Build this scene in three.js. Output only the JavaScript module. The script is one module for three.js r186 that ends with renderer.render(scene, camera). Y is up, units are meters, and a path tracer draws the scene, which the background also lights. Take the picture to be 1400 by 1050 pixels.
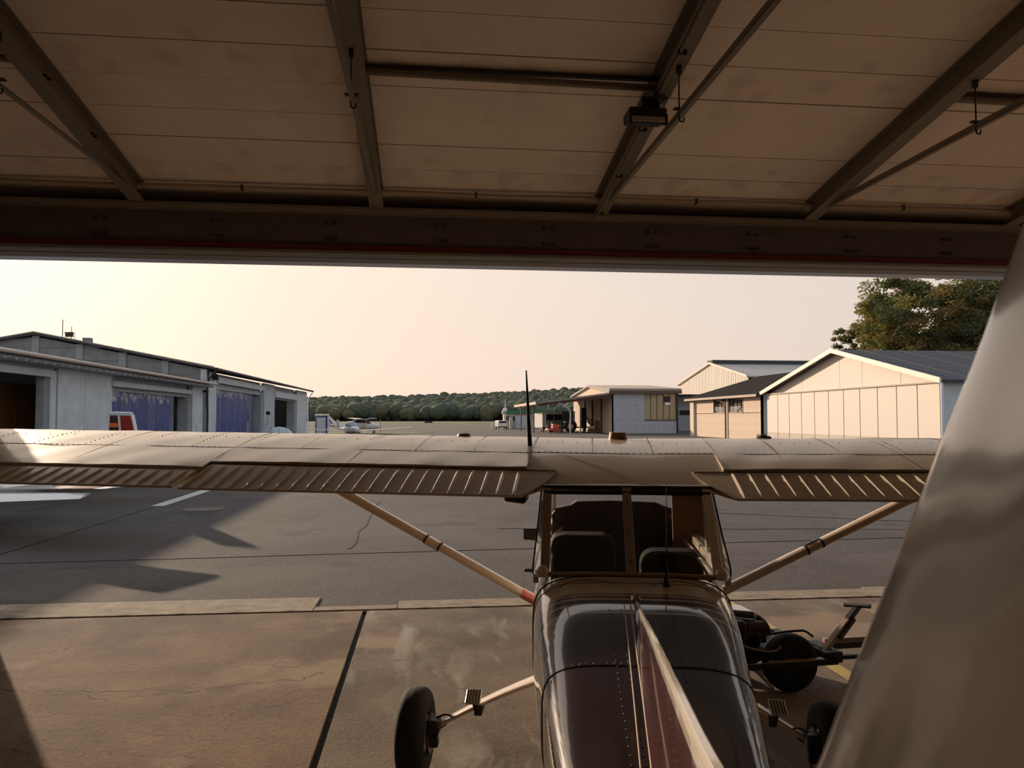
import * as THREE from 'three';
import { mergeGeometries, toCreasedNormals, mergeVertices } from 'three/addons/utils/BufferGeometryUtils.js';
import { RoundedBoxGeometry } from 'three/addons/geometries/RoundedBoxGeometry.js';

// ---------------------------------------------------------------- camera, sky, sun, exposure
const scene = new THREE.Scene();
const FPX = 1060, EYE = 2.0, YAW = 6.1 * Math.PI / 180, PITCH = Math.atan(47 / FPX);
const camera = new THREE.PerspectiveCamera(2 * Math.atan(525 / FPX) * 180 / Math.PI, 4 / 3, 0.04, 4000);
camera.position.set(0, EYE, 0);
camera.rotation.order = 'YXZ';
camera.rotation.set(PITCH, -YAW, 0);
camera.updateMatrixWorld(true);
camera.focus = 9; camera.userData.fStop = 18;

const renderer = new THREE.WebGLRenderer({ antialias: true });
renderer.toneMapping = THREE.LinearToneMapping;
renderer.toneMappingExposure = 1.05;
renderer.shadowMap.enabled = true;

const SUN_EL = 14 * Math.PI / 180;
const sunDir = new THREE.Vector3(-0.53 * Math.cos(SUN_EL), Math.sin(SUN_EL), -0.848 * Math.cos(SUN_EL)).normalize();
const sun = new THREE.DirectionalLight(new THREE.Color().setRGB(1.0, 0.77, 0.56), 4.6);
sun.position.copy(sunDir).multiplyScalar(120); sun.target.position.set(0, 0, 0);
sun.castShadow = true; sun.shadow.radius = 1.6; sun.shadow.mapSize.set(2048, 2048);
Object.assign(sun.shadow.camera, { left: -70, right: 70, top: 60, bottom: -60, near: 1, far: 320 });
sun.name = 'sun';
scene.add(sun, sun.target);

{ // hazy evening sky: pale cream band low down, cooler overhead, a wide warm glow round the sun
  const W = 1024, Hh = 512, d = new Float32Array(W * Hh * 4);
  const stops = [[-90, .20, .18, .16], [0, .68, .56, .50], [4, .70, .59, .53], [10, .68, .60, .56], [18, .63, .59, .575], [35, .41, .46, .53], [60, .25, .34, .46], [90, .21, .30, .43]];
  for (let j = 0; j < Hh; j++) {
    const el = ((j + .5) / Hh - .5) * Math.PI, eld = el * 180 / Math.PI;
    let k = 0; while (k < stops.length - 2 && eld > stops[k + 1][0]) k++;
    let t = Math.min(1, Math.max(0, (eld - stops[k][0]) / (stops[k + 1][0] - stops[k][0]))); 
    const b = [1, 2, 3].map((c) => stops[k][c] + (stops[k + 1][c] - stops[k][c]) * t);
    for (let i = 0; i < W; i++) {
      const az = ((i + .5) / W - .5) * 2 * Math.PI, ce = Math.cos(el);
      const dot = ce * Math.cos(az) * sunDir.x + Math.sin(el) * sunDir.y + ce * Math.sin(az) * sunDir.z;
      const ang = Math.acos(Math.min(1, Math.max(-1, dot))) * 180 / Math.PI;
      const g = Math.exp(-((ang / 48) ** 2)), g2 = Math.exp(-((ang / 14) ** 2));
      const o = (j * W + i) * 4;
      d[o] = b[0] + .40 * g + .5 * g2; d[o + 1] = b[1] + .275 * g + .38 * g2; d[o + 2] = b[2] + .14 * g + .26 * g2; d[o + 3] = 1;
    }
  }
  const t = new THREE.DataTexture(d, W, Hh, THREE.RGBAFormat, THREE.FloatType);
  t.mapping = THREE.EquirectangularReflectionMapping; t.magFilter = THREE.LinearFilter; t.minFilter = THREE.LinearFilter; t.needsUpdate = true;
  scene.background = t; scene.environment = t;
}

// ---------------------------------------------------------------- helpers
const R = (a) => a * Math.PI / 180;
let seed = 12345;
const rnd = () => { seed = (seed * 1664525 + 1013904223) >>> 0; return seed / 4294967296; };
const rr = (a, b) => a + (b - a) * rnd();
const V = (x, y, z) => new THREE.Vector3(x, y, z);
const shotPos = V(0, EYE, 0), shotTurn = new THREE.Quaternion().setFromEuler(new THREE.Euler(PITCH, -YAW, 0, 'YXZ')); // where the photograph was taken
function rayOf(px, py) { return V((px - 700) / FPX, -(py - 525) / FPX, -1).applyQuaternion(shotTurn); }
function at(px, py, axis, val) { const d = rayOf(px, py), o = shotPos; return o.clone().addScaledVector(d, (val - o[axis]) / d[axis]); }

const used = {};
function numbered(n) { const k = used[n] = (used[n] ?? -1) + 1; return k ? n + '_' + String(k).padStart(3, '0') : n; }
function shade(o) { o.castShadow = true; o.receiveShadow = true; return o; }
function tag(o, label, category, group, kind) {
  if (label) o.userData.label = label; if (category) o.userData.category = category;
  if (group) o.userData.group = group; if (kind) o.userData.kind = kind; return o;
}
function thing(name, label, category, pos = [0, 0, 0], turn = 0, group) {
  const o = new THREE.Group(); o.name = numbered(name); o.position.set(...pos); o.rotation.y = turn; scene.add(o);
  return tag(o, label, category, group);
}
function part(name, geo, mat, parent, label) {
  const g = Array.isArray(geo) ? merge(geo) : geo;
  const o = shade(new THREE.Mesh(g, mat)); o.name = name; parent.add(o); if (label) o.userData.label = label; return o;
}
function one(name, geo, mat, label, category, group) { const o = part(numbered(name), geo, mat, scene); return tag(o, label, category, group); }
function struct(name, geo, mat) { const o = geo ? part(numbered(name), geo, mat, scene) : new THREE.Group(); if (!geo) { o.name = numbered(name); scene.add(o); } o.userData.kind = 'structure'; return o; }
function copyOf(root, pos, turn, label) { const c = root.clone(); c.name = numbered(root.name.replace(/_\d{3}$/, '')); scene.add(c); if (pos) c.position.set(...pos); if (turn !== undefined) c.rotation.y = turn; c.userData = { ...root.userData }; if (label) c.userData.label = label; return c; }

function prep(g) { g = g.index ? g.toNonIndexed() : g; for (const k of Object.keys(g.attributes)) if (!['position', 'normal', 'uv'].includes(k)) g.deleteAttribute(k);
  if (!g.attributes.normal) g.computeVertexNormals();
  if (!g.attributes.uv) g.setAttribute('uv', new THREE.BufferAttribute(new Float32Array(g.attributes.position.count * 2), 2)); return g; }
function merge(list) { return list.length === 1 ? list[0] : mergeGeometries(list.map(prep)); }
// uv in metres by the face's main direction
function metreUV(g) {
  g = prep(g); const p = g.attributes.position, uv = g.attributes.uv;
  for (let i = 0; i < p.count; i += 3) {
    const a = V().fromBufferAttribute(p, i), b = V().fromBufferAttribute(p, i + 1), c = V().fromBufferAttribute(p, i + 2);
    const n = b.clone().sub(a).cross(c.clone().sub(a)); const ax = Math.abs(n.x), ay = Math.abs(n.y), az = Math.abs(n.z);
    [a, b, c].forEach((q, k) => ay >= ax && ay >= az ? uv.setXY(i + k, q.x, q.z) : ax >= az ? uv.setXY(i + k, q.z, q.y) : uv.setXY(i + k, q.x, q.y));
  }
  return g;
}
function box(x0, x1, y0, y1, z0, z1, bevel = 0) {
  const w = Math.abs(x1 - x0), h = Math.abs(y1 - y0), d = Math.abs(z1 - z0);
  const g = bevel ? new RoundedBoxGeometry(w, h, d, 2, Math.min(bevel, w / 2.1, h / 2.1, d / 2.1)) : new THREE.BoxGeometry(w, h, d);
  g.translate((x0 + x1) / 2, (y0 + y1) / 2, (z0 + z1) / 2); return metreUV(g);
}
function bar(a, b, r, n = 8, r2 = r) { // round bar between two points
  const v = b.clone().sub(a), g = new THREE.CylinderGeometry(r2, r, v.length(), n);
  g.translate(0, v.length() / 2, 0); g.applyQuaternion(new THREE.Quaternion().setFromUnitVectors(V(0, 1, 0), v.normalize())); g.translate(a.x, a.y, a.z); return g;
}
function beam(a, b, w, h, up = V(0, 1, 0), bev = 0) { // rectangular bar between two points
  const v = b.clone().sub(a), L = v.length(), z = v.clone().normalize(), x = up.clone().cross(z).normalize(), y = z.clone().cross(x);
  const g = bev ? new RoundedBoxGeometry(w, h, L, 2, bev) : new THREE.BoxGeometry(w, h, L);
  g.applyMatrix4(new THREE.Matrix4().makeBasis(x, y, z)); g.translate((a.x + b.x) / 2, (a.y + b.y) / 2, (a.z + b.z) / 2); return prep(g);
}
function tube(pts, r, seg = 24, n = 8) { return new THREE.TubeGeometry(new THREE.CatmullRomCurve3(pts), seg, r, n); }
// prism from a polygon [[a, b]...] in a plane, extruded along the third axis
function outward(g) { // make the winding face outwards
  const p = g.attributes.position; let v = 0; const a = V(), b = V(), c = V(), o = V().fromBufferAttribute(p, 0);
  for (let i = 0; i < p.count; i += 3) { a.fromBufferAttribute(p, i).sub(o); b.fromBufferAttribute(p, i + 1).sub(o); c.fromBufferAttribute(p, i + 2).sub(o); v += a.dot(b.cross(c)); }
  if (v < 0) for (const k of Object.keys(g.attributes)) { const at_ = g.attributes[k], n = at_.itemSize, r = at_.array, t = new Float32Array(n); for (let i = 0; i < p.count; i += 3) { const q = (i + 1) * n, w = (i + 2) * n; t.set(r.subarray(q, q + n)); r.copyWithin(q, w, w + n); r.set(t, w); } }
  return g;
}
function prism(poly, axis, t0, t1, bevel = 0) { const g = outward(prep(prism0(poly, axis, t0, t1, bevel))); g.computeVertexNormals(); return g; }
function prism0(poly, axis, t0, t1, bevel = 0) {
  const s = new THREE.Shape(poly.map(([a, b]) => new THREE.Vector2(a, b)));
  const g = new THREE.ExtrudeGeometry(s, { depth: Math.abs(t1 - t0) - 2 * bevel, bevelEnabled: bevel > 0, bevelSize: bevel, bevelThickness: bevel, bevelOffset: -bevel, bevelSegments: 2, curveSegments: 8 });
  g.translate(0, 0, bevel + Math.min(t0, t1));
  if (axis === 'x') g.applyMatrix4(new THREE.Matrix4().makeBasis(V(0, 0, 1), V(0, 1, 0), V(1, 0, 0))); // (a,b,t) -> z=a, y=b, x=t
  if (axis === 'x') { // basis above mirrors: put winding right again
    const p = g.attributes.position; g.computeVertexNormals(); const idx = []; for (let i = 0; i < p.count; i += 3) idx.push(i, i + 2, i + 1); g.setIndex(idx); const h = g.toNonIndexed(); h.computeVertexNormals(); return metreUV(h);
  }
  if (axis === 'y') { g.applyMatrix4(new THREE.Matrix4().makeBasis(V(1, 0, 0), V(0, 0, 1), V(0, 1, 0))); const p = g.attributes.position; const idx = []; for (let i = 0; i < p.count; i += 3) idx.push(i, i + 2, i + 1); g.setIndex(idx); const h = g.toNonIndexed(); h.computeVertexNormals(); return metreUV(h); }
  return metreUV(g);
}
// skin through a list of rings (each the same number of points)
function loft(rings, { closed = true, caps = true, crease = 0.9 } = {}) {
  const n = rings[0].length, pos = [], uv = [], idx = [];
  rings.forEach((r, k) => { for (let i = 0; i <= n; i++) { if (i === n && !closed) continue; const q = r[i % n]; pos.push(q.x, q.y, q.z); uv.push(i / n, k / (rings.length - 1)); } });
  const m = closed ? n + 1 : n;
  for (let k = 0; k < rings.length - 1; k++) for (let i = 0; i < m - 1; i++) { const a = k * m + i, b = a + 1, c = a + m, e = c + 1; idx.push(a, b, e, a, e, c); }
  if (caps && closed) for (const [k, f] of [[0, 1], [rings.length - 1, 0]]) {
    const r = rings[k], c = r.reduce((s, q) => s.add(q), V()).multiplyScalar(1 / n), c0 = pos.length / 3; pos.push(c.x, c.y, c.z); uv.push(.5, k ? 1 : 0);
    for (let i = 0; i < n; i++) f ? idx.push(c0, k * m + i + 1, k * m + i) : idx.push(c0, k * m + i, k * m + i + 1);
  }
  const g = new THREE.BufferGeometry(); g.setAttribute('position', new THREE.Float32BufferAttribute(pos, 3)); g.setAttribute('uv', new THREE.Float32BufferAttribute(uv, 2)); g.setIndex(idx);
  const h = g.toNonIndexed(); h.computeVertexNormals(); return toCreasedNormals(outward(h), crease);
}
function grid(nu, nv, f, thick = 0) { // sheet of points f(u, v)
  const pos = [], uv = [], idx = [];
  for (let j = 0; j <= nv; j++) for (let i = 0; i <= nu; i++) { const q = f(i / nu, j / nv); pos.push(q.x, q.y, q.z); uv.push(i / nu, j / nv); }
  for (let j = 0; j < nv; j++) for (let i = 0; i < nu; i++) { const a = j * (nu + 1) + i, b = a + 1, c = a + nu + 1, e = c + 1; idx.push(a, b, e, a, e, c); }
  const g = new THREE.BufferGeometry(); g.setAttribute('position', new THREE.Float32BufferAttribute(pos, 3)); g.setAttribute('uv', new THREE.Float32BufferAttribute(uv, 2)); g.setIndex(idx); g.computeVertexNormals(); return g;
}
function polar(n, f) { return Array.from({ length: n }, (_, i) => f(i / n * 2 * Math.PI)); }
function lerpTable(tab, x, col) { let k = 0; while (k < tab.length - 2 && x > tab[k + 1][0]) k++; const a = tab[k], b = tab[k + 1], t = Math.min(1, Math.max(0, (x - a[0]) / (b[0] - a[0]))); return a[col] + (b[col] - a[col]) * t; }
function smoothTable(tab, x, col) { // monotone-ish cubic through the table
  let k = 0; while (k < tab.length - 2 && x > tab[k + 1][0]) k++;
  const p = (i) => tab[Math.max(0, Math.min(tab.length - 1, i))], a = p(k), b = p(k + 1), t = Math.min(1, Math.max(0, (x - a[0]) / (b[0] - a[0]))), h = b[0] - a[0];
  const sl = (i) => { const q = p(i - 1), s = p(i + 1); return s[0] === q[0] ? 0 : (s[col] - q[col]) / (s[0] - q[0]); };
  const t2 = t * t, t3 = t2 * t; return (2 * t3 - 3 * t2 + 1) * a[col] + (t3 - 2 * t2 + t) * h * sl(k) + (-2 * t3 + 3 * t2) * b[col] + (t3 - t2) * h * sl(k + 1);
}

// ---------------------------------------------------------------- textures (colour grain, stains, print)
function hash(x, y, s) { let h = (x * 374761393 + y * 668265263 + s * 2147483647) | 0; h = (h ^ (h >>> 13)) * 1274126177 | 0; return ((h ^ (h >>> 16)) >>> 0) / 4294967296; }
function vnoise(x, y, per, s) { const xi = Math.floor(x), yi = Math.floor(y), fx = x - xi, fy = y - yi, u = fx * fx * (3 - 2 * fx), v = fy * fy * (3 - 2 * fy), m = (a) => ((a % per) + per) % per;
  const a = hash(m(xi), m(yi), s), b = hash(m(xi + 1), m(yi), s), c = hash(m(xi), m(yi + 1), s), d = hash(m(xi + 1), m(yi + 1), s); return a + (b - a) * u + (c - a) * v + (a - b - c + d) * u * v; }
function fbm(u, v, f0, oct, s) { let a = .5, t = 0, f = f0; for (let i = 0; i < oct; i++) { t += a * vnoise(u * f, v * f, f, s + i); a *= .5; f *= 2; } return t / (1 - .5 ** oct); }
const toS = (c) => { c = Math.min(1, Math.max(0, c)); return 255 * (c <= .0031308 ? c * 12.92 : 1.055 * c ** (1 / 2.4) - .055); };
function texture(w, h, f, { srgb = true, repeat } = {}) { // f(u, v, x, y) -> linear [r, g, b]
  const d = new Uint8Array(w * h * 4);
  for (let y = 0; y < h; y++) for (let x = 0; x < w; x++) { const c = f((x + .5) / w, (y + .5) / h, x, y), o = (y * w + x) * 4; for (let k = 0; k < 3; k++) d[o + k] = srgb ? toS(c[k]) : Math.min(255, Math.max(0, c[k] * 255)); d[o + 3] = 255; }
  const t = new THREE.DataTexture(d, w, h); t.wrapS = t.wrapT = THREE.RepeatWrapping; t.magFilter = THREE.LinearFilter; t.minFilter = THREE.LinearMipmapLinearFilter; t.generateMipmaps = true; if (srgb) t.colorSpace = THREE.SRGBColorSpace; if (repeat) t.repeat.set(...repeat); t.needsUpdate = true; return t;
}
const mul = (c, k) => c.map((q) => q * k), mixc = (a, b, t) => a.map((q, i) => q + (b[i] - q) * t);
const C = (r, g, b) => new THREE.Color().setRGB(r, g, b);
function mat(r, g, b, rough = .7, metal = 0, extra = {}) { return new THREE.MeshStandardMaterial({ color: C(r, g, b), roughness: rough, metalness: metal, side: THREE.DoubleSide, ...extra }); }
function gloss(r, g, b, rough = .3, extra = {}) { return new THREE.MeshPhysicalMaterial({ color: C(r, g, b), roughness: rough, clearcoat: 1, clearcoatRoughness: .06, side: THREE.DoubleSide, ...extra }); }
const grainTex = texture(512, 512, (u, v) => { const k = .8 + .4 * fbm(u, v, 8, 6, 3); return [k, k, k].map((q) => q * .82); });
function grained(r, g, b, rough = .8, rep = .5, metal = 0) { const t = grainTex.clone(); t.repeat.set(rep, rep); t.needsUpdate = true; return mat(r / .82, g / .82, b / .82, rough, metal, { map: t }); }
function glassPane(tint = .92, rough = .02) { return new THREE.MeshPhysicalMaterial({ color: C(tint, tint, tint), roughness: rough, transmission: 1, thickness: 0, ior: 1.5, side: THREE.DoubleSide }); }

const M = {
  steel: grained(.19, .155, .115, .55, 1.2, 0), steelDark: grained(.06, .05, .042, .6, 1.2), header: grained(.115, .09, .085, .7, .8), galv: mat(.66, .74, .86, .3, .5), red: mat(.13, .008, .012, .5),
  cream: gloss(.78, .70, .57, .28), maroon: gloss(.085, .012, .014, .25), black: mat(.012, .012, .013, .5), blackGloss: gloss(.01, .01, .011, .3), rubber: mat(.012, .012, .012, .85),
  white: gloss(.78, .78, .76, .35), chrome: mat(.7, .7, .7, .2, 1), ali: mat(.62, .62, .6, .35, .9), iron: mat(.05, .045, .04, .5, .5), pane: glassPane(),
  seat: mat(.010, .010, .011, .95), piping: mat(.12, .10, .08, .6), interior: mat(.085, .078, .072, .85), tan: mat(.30, .14, .06, .7),
  wallWhite: grained(.58, .66, .72, .7, .25), concretePanel: grained(.26, .27, .28, .9, .4), sheetCream: mat(.66, .58, .50, .6), plaster: grained(.68, .54, .42, .9, .6), plasterGrey: grained(.46, .51, .57, .9, .5),  // plasterGrey doubles as plaster with the shade painted in
  blue: gloss(.012, .035, .20, .35), roofDark: grained(.06, .065, .075, .8, .3), roofBrown: grained(.055, .042, .035, .85, .3), roofGrey: grained(.33, .30, .27, .8, .3), trimDark: mat(.03, .03, .035, .6),
  timber: grained(.34, .17, .045, .7, .8), wood: grained(.25, .15, .08, .8, 1), window: mat(.02, .022, .02, .08), yellow: mat(.55, .42, .12, .8), paintWhite: mat(.55, .54, .50, .8),
};

// ---------------------------------------------------------------- ground
const ZO = -8.2;                                   // plane of the hangar door
function crackPainter(w, h, lines) {               // rasterised jagged lines (stain and crack marks)
  const a = new Float32Array(w * h);
  for (const [pts, width, dark, wob] of lines) for (let k = 0; k < pts.length - 1; k++) {
    const [x0, y0] = pts[k], [x1, y1] = pts[k + 1], L = Math.hypot((x1 - x0) * w, (y1 - y0) * h), n = Math.ceil(L);
    for (let i = 0; i <= n; i++) { const t = i / n, jx = (vnoise(t * L / 26, k * 7.3, 4096, 77) - .5) * wob, jy = (vnoise(t * L / 19, k * 3.1 + 9, 4096, 78) - .5) * wob;
      const cx = (x0 + (x1 - x0) * t) * w + jx, cy = (y0 + (y1 - y0) * t) * h + jy, s = dark * (.35 + .65 * vnoise(t * L / 40, k * 5.5, 4096, 79)), wd = width * (.6 + .8 * vnoise(t * L / 15, k * 2.5, 4096, 80));
      for (let yy = Math.floor(cy - wd); yy <= cy + wd; yy++) for (let xx = Math.floor(cx - wd); xx <= cx + wd; xx++) if (xx >= 0 && yy >= 0 && xx < w && yy < h) { const e = Math.max(0, 1 - Math.hypot(xx - cx, yy - cy) / (wd + .5)); a[yy * w + xx] = Math.max(a[yy * w + xx], s * Math.min(1, e * 1.6)); }
    }
  }
  return a;
}
function slabTexture(w, h, base, streak, cracks, s) {
  const cr = crackPainter(w, h, cracks);
  return texture(w, h, (u, v, x, y) => {
    const big = fbm(u, v, 3, 4, s), mid = fbm(u, v, 11, 5, s + 20), fine = hash(x, y, s), sp = vnoise(x / 3, y / 3, 4096, s + 3), bl = fbm(u, v, 5, 5, s + 40);
    let k = .62 + .5 * big + .85 * (mid - .5) + .45 * (fine - .5) + .45 * (sp - .5);
    let c = mul(base, k);
    c = mixc(c, [.34, .25, .165], Math.max(0, Math.min(.75, (bl - .55) * 7)));         // pale scuffed patches
    c = mixc(c, [.07, .038, .024], Math.max(0, Math.min(.6, (fbm(u, v, 4, 6, s + 60) - .56) * 5))); // brown stains
    if (streak) { const st = fbm(u * 1.0 + .05 * mid, v * .12, 48, 3, s + 80), fl = fbm(u, v, 6, 3, s + 90); c = mixc(c, [.32, .29, .24], Math.max(0, (st - .50) * 3.4) * Math.min(1, Math.max(0, (fl - .38) * 4))); }
    if (sp > .93 && fine > .45) c = mul(c, .45);
    return mixc(c, [.012, .01, .008], cr[y * w + x]);
  });
}
const bumpTex = texture(512, 512, (u, v, x, y) => { const k = .5 * fbm(u, v, 24, 4, 9) + .5 * vnoise(x / 2, y / 2, 256, 5); return [k, k, k]; }, { srgb: false });
function slab(x0, x1, z0, z1, map, parent, name = 'concrete_slab', top = 0) {
  const g = new THREE.BoxGeometry(x1 - x0, .2, z1 - z0); g.translate((x0 + x1) / 2, top - .1, (z0 + z1) / 2);
  const p = g.attributes.position, uv = g.attributes.uv; for (let i = 0; i < p.count; i++) uv.setXY(i, (p.getX(i) - x0) / (x1 - x0), (p.getZ(i) - z0) / (z1 - z0));
  const b = bumpTex.clone(); b.repeat.set((x1 - x0) / .7, (z1 - z0) / .7); b.needsUpdate = true;
  return part(name, g, new THREE.MeshStandardMaterial({ map, roughness: .92, bumpMap: b, bumpScale: .004 }), parent);
}
const floorG = struct('floor');
{
  const cl = [];
  for (let i = 0; i < 34; i++) { const y = rr(.02, .98), x = rr(-.1, .8), l = rr(.1, .5); cl.push([[[x, y], [x + l * .4, y + rr(-.02, .02)], [x + l, y + rr(-.05, .03)]], rr(1.0, 2.4), rr(.45, .95), 30]); }
  cl.push([[[.30, .36], [.42, .42], [.6, .44], [.78, .46], [.98, .40]], 3.2, 1, 34], [[[.0, .30], [.2, .27], [.42, .22], [.55, .12]], 2.6, .9, 34], [[[.72, .22], [.85, .20], [.99, .22]], 1.5, .8, 14], [[[.05, .6], [.3, .57], [.6, .62]], 1.3, .5, 30], [[[.42, .42], [.5, .30], [.55, .22]], 1.3, .5, 24]);
  slab(-4.95, -.678, -8.28, -3.3, slabTexture(1024, 1190, [.205, .132, .077], 0, cl, 11), floorG);
  const cr = [];
  for (let i = 0; i < 12; i++) { const y = rr(.05, .98), x = rr(0, .9), l = rr(.05, .3); cr.push([[[x, y], [x + l, y + rr(-.04, .04)]], rr(.9, 2.0), rr(.4, .9), 18]); }
  cr.push([[[.0, .40], [.14, .39], [.32, .40]], 1.3, .6, 14]);
  for (let i = 0; i < 7; i++) { const x = rr(.05, .45), y = rr(.2, .55); cr.push([[[x, y], [x + .012, y + .001]], rr(4, 7), .95, 2]); }
  slab(-.630, 4.56, -8.28, -3.3, slabTexture(1280, 1216, [.185, .140, .098], 1, cr, 31), floorG);
  slab(4.585, 10.2, -8.28, -3.3, slabTexture(512, 512, [.195, .135, .088], 0, [], 51), floorG);
  const back = slabTexture(512, 512, [.195, .135, .088], 0, [], 71);
  slab(-4.95, -.678, -3.29, 9, back, floorG); slab(-.630, 4.56, -3.29, 9, back, floorG); slab(4.585, 10.2, -3.29, 9, back, floorG);
  part('joint_fill', box(-4.95, 10.2, -.25, -.035, -8.35, 9), M.rubber, floorG);
  // pale threshold pieces outside the door line, edges uneven where the asphalt laps on
  const th = slabTexture(512, 512, [.34, .27, .19], 0, [], 91);
  for (const [a, b, z] of [[-16, -1.2, -8.95], [-1.19, -.33, -8.50], [-.32, 1.9, -8.68], [1.91, 5.1, -8.72], [5.11, 16, -8.8]]) { const tt = th.clone(); tt.repeat.set((b - a) / 1.1, .5); tt.needsUpdate = true; slab(a, b, z, -8.34, tt, floorG, 'threshold_slab', .002); }
  const rail = struct('trim_1'); part('door_rail', box(-16, 16, -.06, -.012, -8.335, -8.318), M.iron, rail); part('door_rail', box(-16, 16, -.06, -.012, -8.305, -8.285), M.iron, rail);
}
one('painted_guide_line', [box(3.18, 3.30, 0, .003, -8.25, -7.6), box(3.19, 3.31, 0, .003, -7.55, -6.9), box(3.2, 3.32, 0, .003, -6.8, -5.2)], grained(.52, .40, .14, .85, 2.5), 'worn yellow guide line painted on the hangar floor beside the black tug', 'floor line');
{
  const A = texture(1400, 1400, (u, v, x, y) => {
    const f = hash(x, y, 1), m = vnoise(x / 2.5, y / 2.5, 4096, 2), b = fbm(u, v, 5, 5, 4), p = fbm(u, v, 14, 4, 6), tr = fbm(u * 1, v * .5, 6, 4, 8);
    let k = .66 + .7 * (f - .5) + .7 * (m - .5) + .40 * b + .35 * (p - .5); let c = mul([.088, .073, .064], k);
    c = mixc(c, [.12, .10, .086], Math.max(0, Math.min(.4, (tr - .55) * 3))); c = mixc(c, [.024, .021, .02], Math.max(0, Math.min(.55, (p - .68) * 5))); if (f > .985) c = mul(c, 2.0); return c;
  });
  A.repeat.set(1 / 11, 1 / 11); A.anisotropy = 16;
  const bt = bumpTex.clone(); bt.repeat.set(1 / .9, 1 / .9); bt.needsUpdate = true;
  const am = new THREE.MeshStandardMaterial({ map: A, roughness: .95, bumpMap: bt, bumpScale: .006 });
  const ap = struct('ground_apron', metreUV(prep(new THREE.BoxGeometry(420, .3, 252).translate(40, -.165, -8.5 - 126))), am); ap.receiveShadow = true;
  struct('ground_surround', metreUV(prep(new THREE.BoxGeometry(420, .3, 40).translate(40, -.30, 11.5))), am);
  const grass = texture(512, 512, (u, v, x, y) => { const k = .6 + .8 * fbm(u, v, 6, 6, 14), e = fbm(u, v, 3, 3, 15); return mixc(mul([.085, .105, .030], k), mul([.16, .13, .06], k), Math.max(0, Math.min(1, (e - .45) * 3))); });
  grass.repeat.set(1 / 40, 1 / 40);
  const gm = mat(1, 1, 1, 1, 0, { map: grass });
  struct('ground_field', metreUV(prep(new THREE.BoxGeometry(3200, .3, 1700).translate(0, -.19, -258 - 850))), gm);
  struct('ground_runway', metreUV(prep(new THREE.BoxGeometry(900, .06, 26).translate(0, -.03, -330))), am);
  const verge = at(500, 590, 'y', 0), tri = [];
  struct('ground_verge', prism([[-22, -128], [1.0, -116], [-2, -104], [-26, -108]], 'y', -.02, .012), gm);
  const pad = mat(.34, .28, .22, .9);
  struct('ground_pad', prism([[22, -222], [64, -222], [46, -150], [13, -150], [18, -176]], 'y', -.02, .014), pad);
  const pale = grained(.62, .58, .50, .85, 1.5);
  one('painted_line', box(-6.34, -6.06, -.02, -.009, -23.9, -18.7), pale, 'short broad white line painted on the asphalt by the aircraft shadows', 'ground line');
  one('painted_line', box(-8.9, -5.6, -.02, -.009, -24.3, -24.15), pale, 'thin white cross line on the asphalt near the broad white line', 'ground line');
  const tar = mat(.018, .016, .015, .9);
  const seam = (pts, w) => merge(pts.slice(1).map((p, i) => beam(V(pts[i][0], -.014, pts[i][1]), V(p[0], -.014, p[1]), w, .012)));
  const wig = (a, b, n, j) => Array.from({ length: n + 1 }, (_, i) => [a[0] + (b[0] - a[0]) * i / n + rr(-j, j), a[1] + (b[1] - a[1]) * i / n + rr(-j, j)]);
  one('tar_seam', seam(wig([-16, -10.9], [14, -12.8], 40, .015), .022), tar, 'long thin tar seam running across the asphalt in front of the hangar', 'seam');
  one('tar_seam', seam(wig([-6.3, -11.0], [-6.2, -18.6], 12, .03), .03), tar, 'dark seam leading to the broad white painted line', 'seam');
  one('tar_seam', seam(wig([-1.22, -12.3], [-1.2, -19], 14, .04), .05), tar, 'wide dark tar seam behind the left wing strut', 'seam');
  one('tar_seam', seam(wig([3.4, -17.5], [11, -13.5], 20, .03), .035), tar, 'oblique dark seam behind the right wing strut', 'seam');
  one('tar_seam', seam(wig([1.2, -14.2], [10, -13.2], 20, .05), .02), tar, 'thin wandering crack behind the right wing strut', 'seam');
  const mh = thing('manhole_cover', 'round iron manhole cover set in the asphalt', 'manhole', [-4.95, -.015, -17.9]);
  part('rim', new THREE.TorusGeometry(.42, .03, 6, 32).rotateX(Math.PI / 2), mat(.15, .13, .11, .8), mh); part('lid', new THREE.CylinderGeometry(.40, .40, .016, 32), mat(.09, .08, .072, .7), mh);
}

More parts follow.
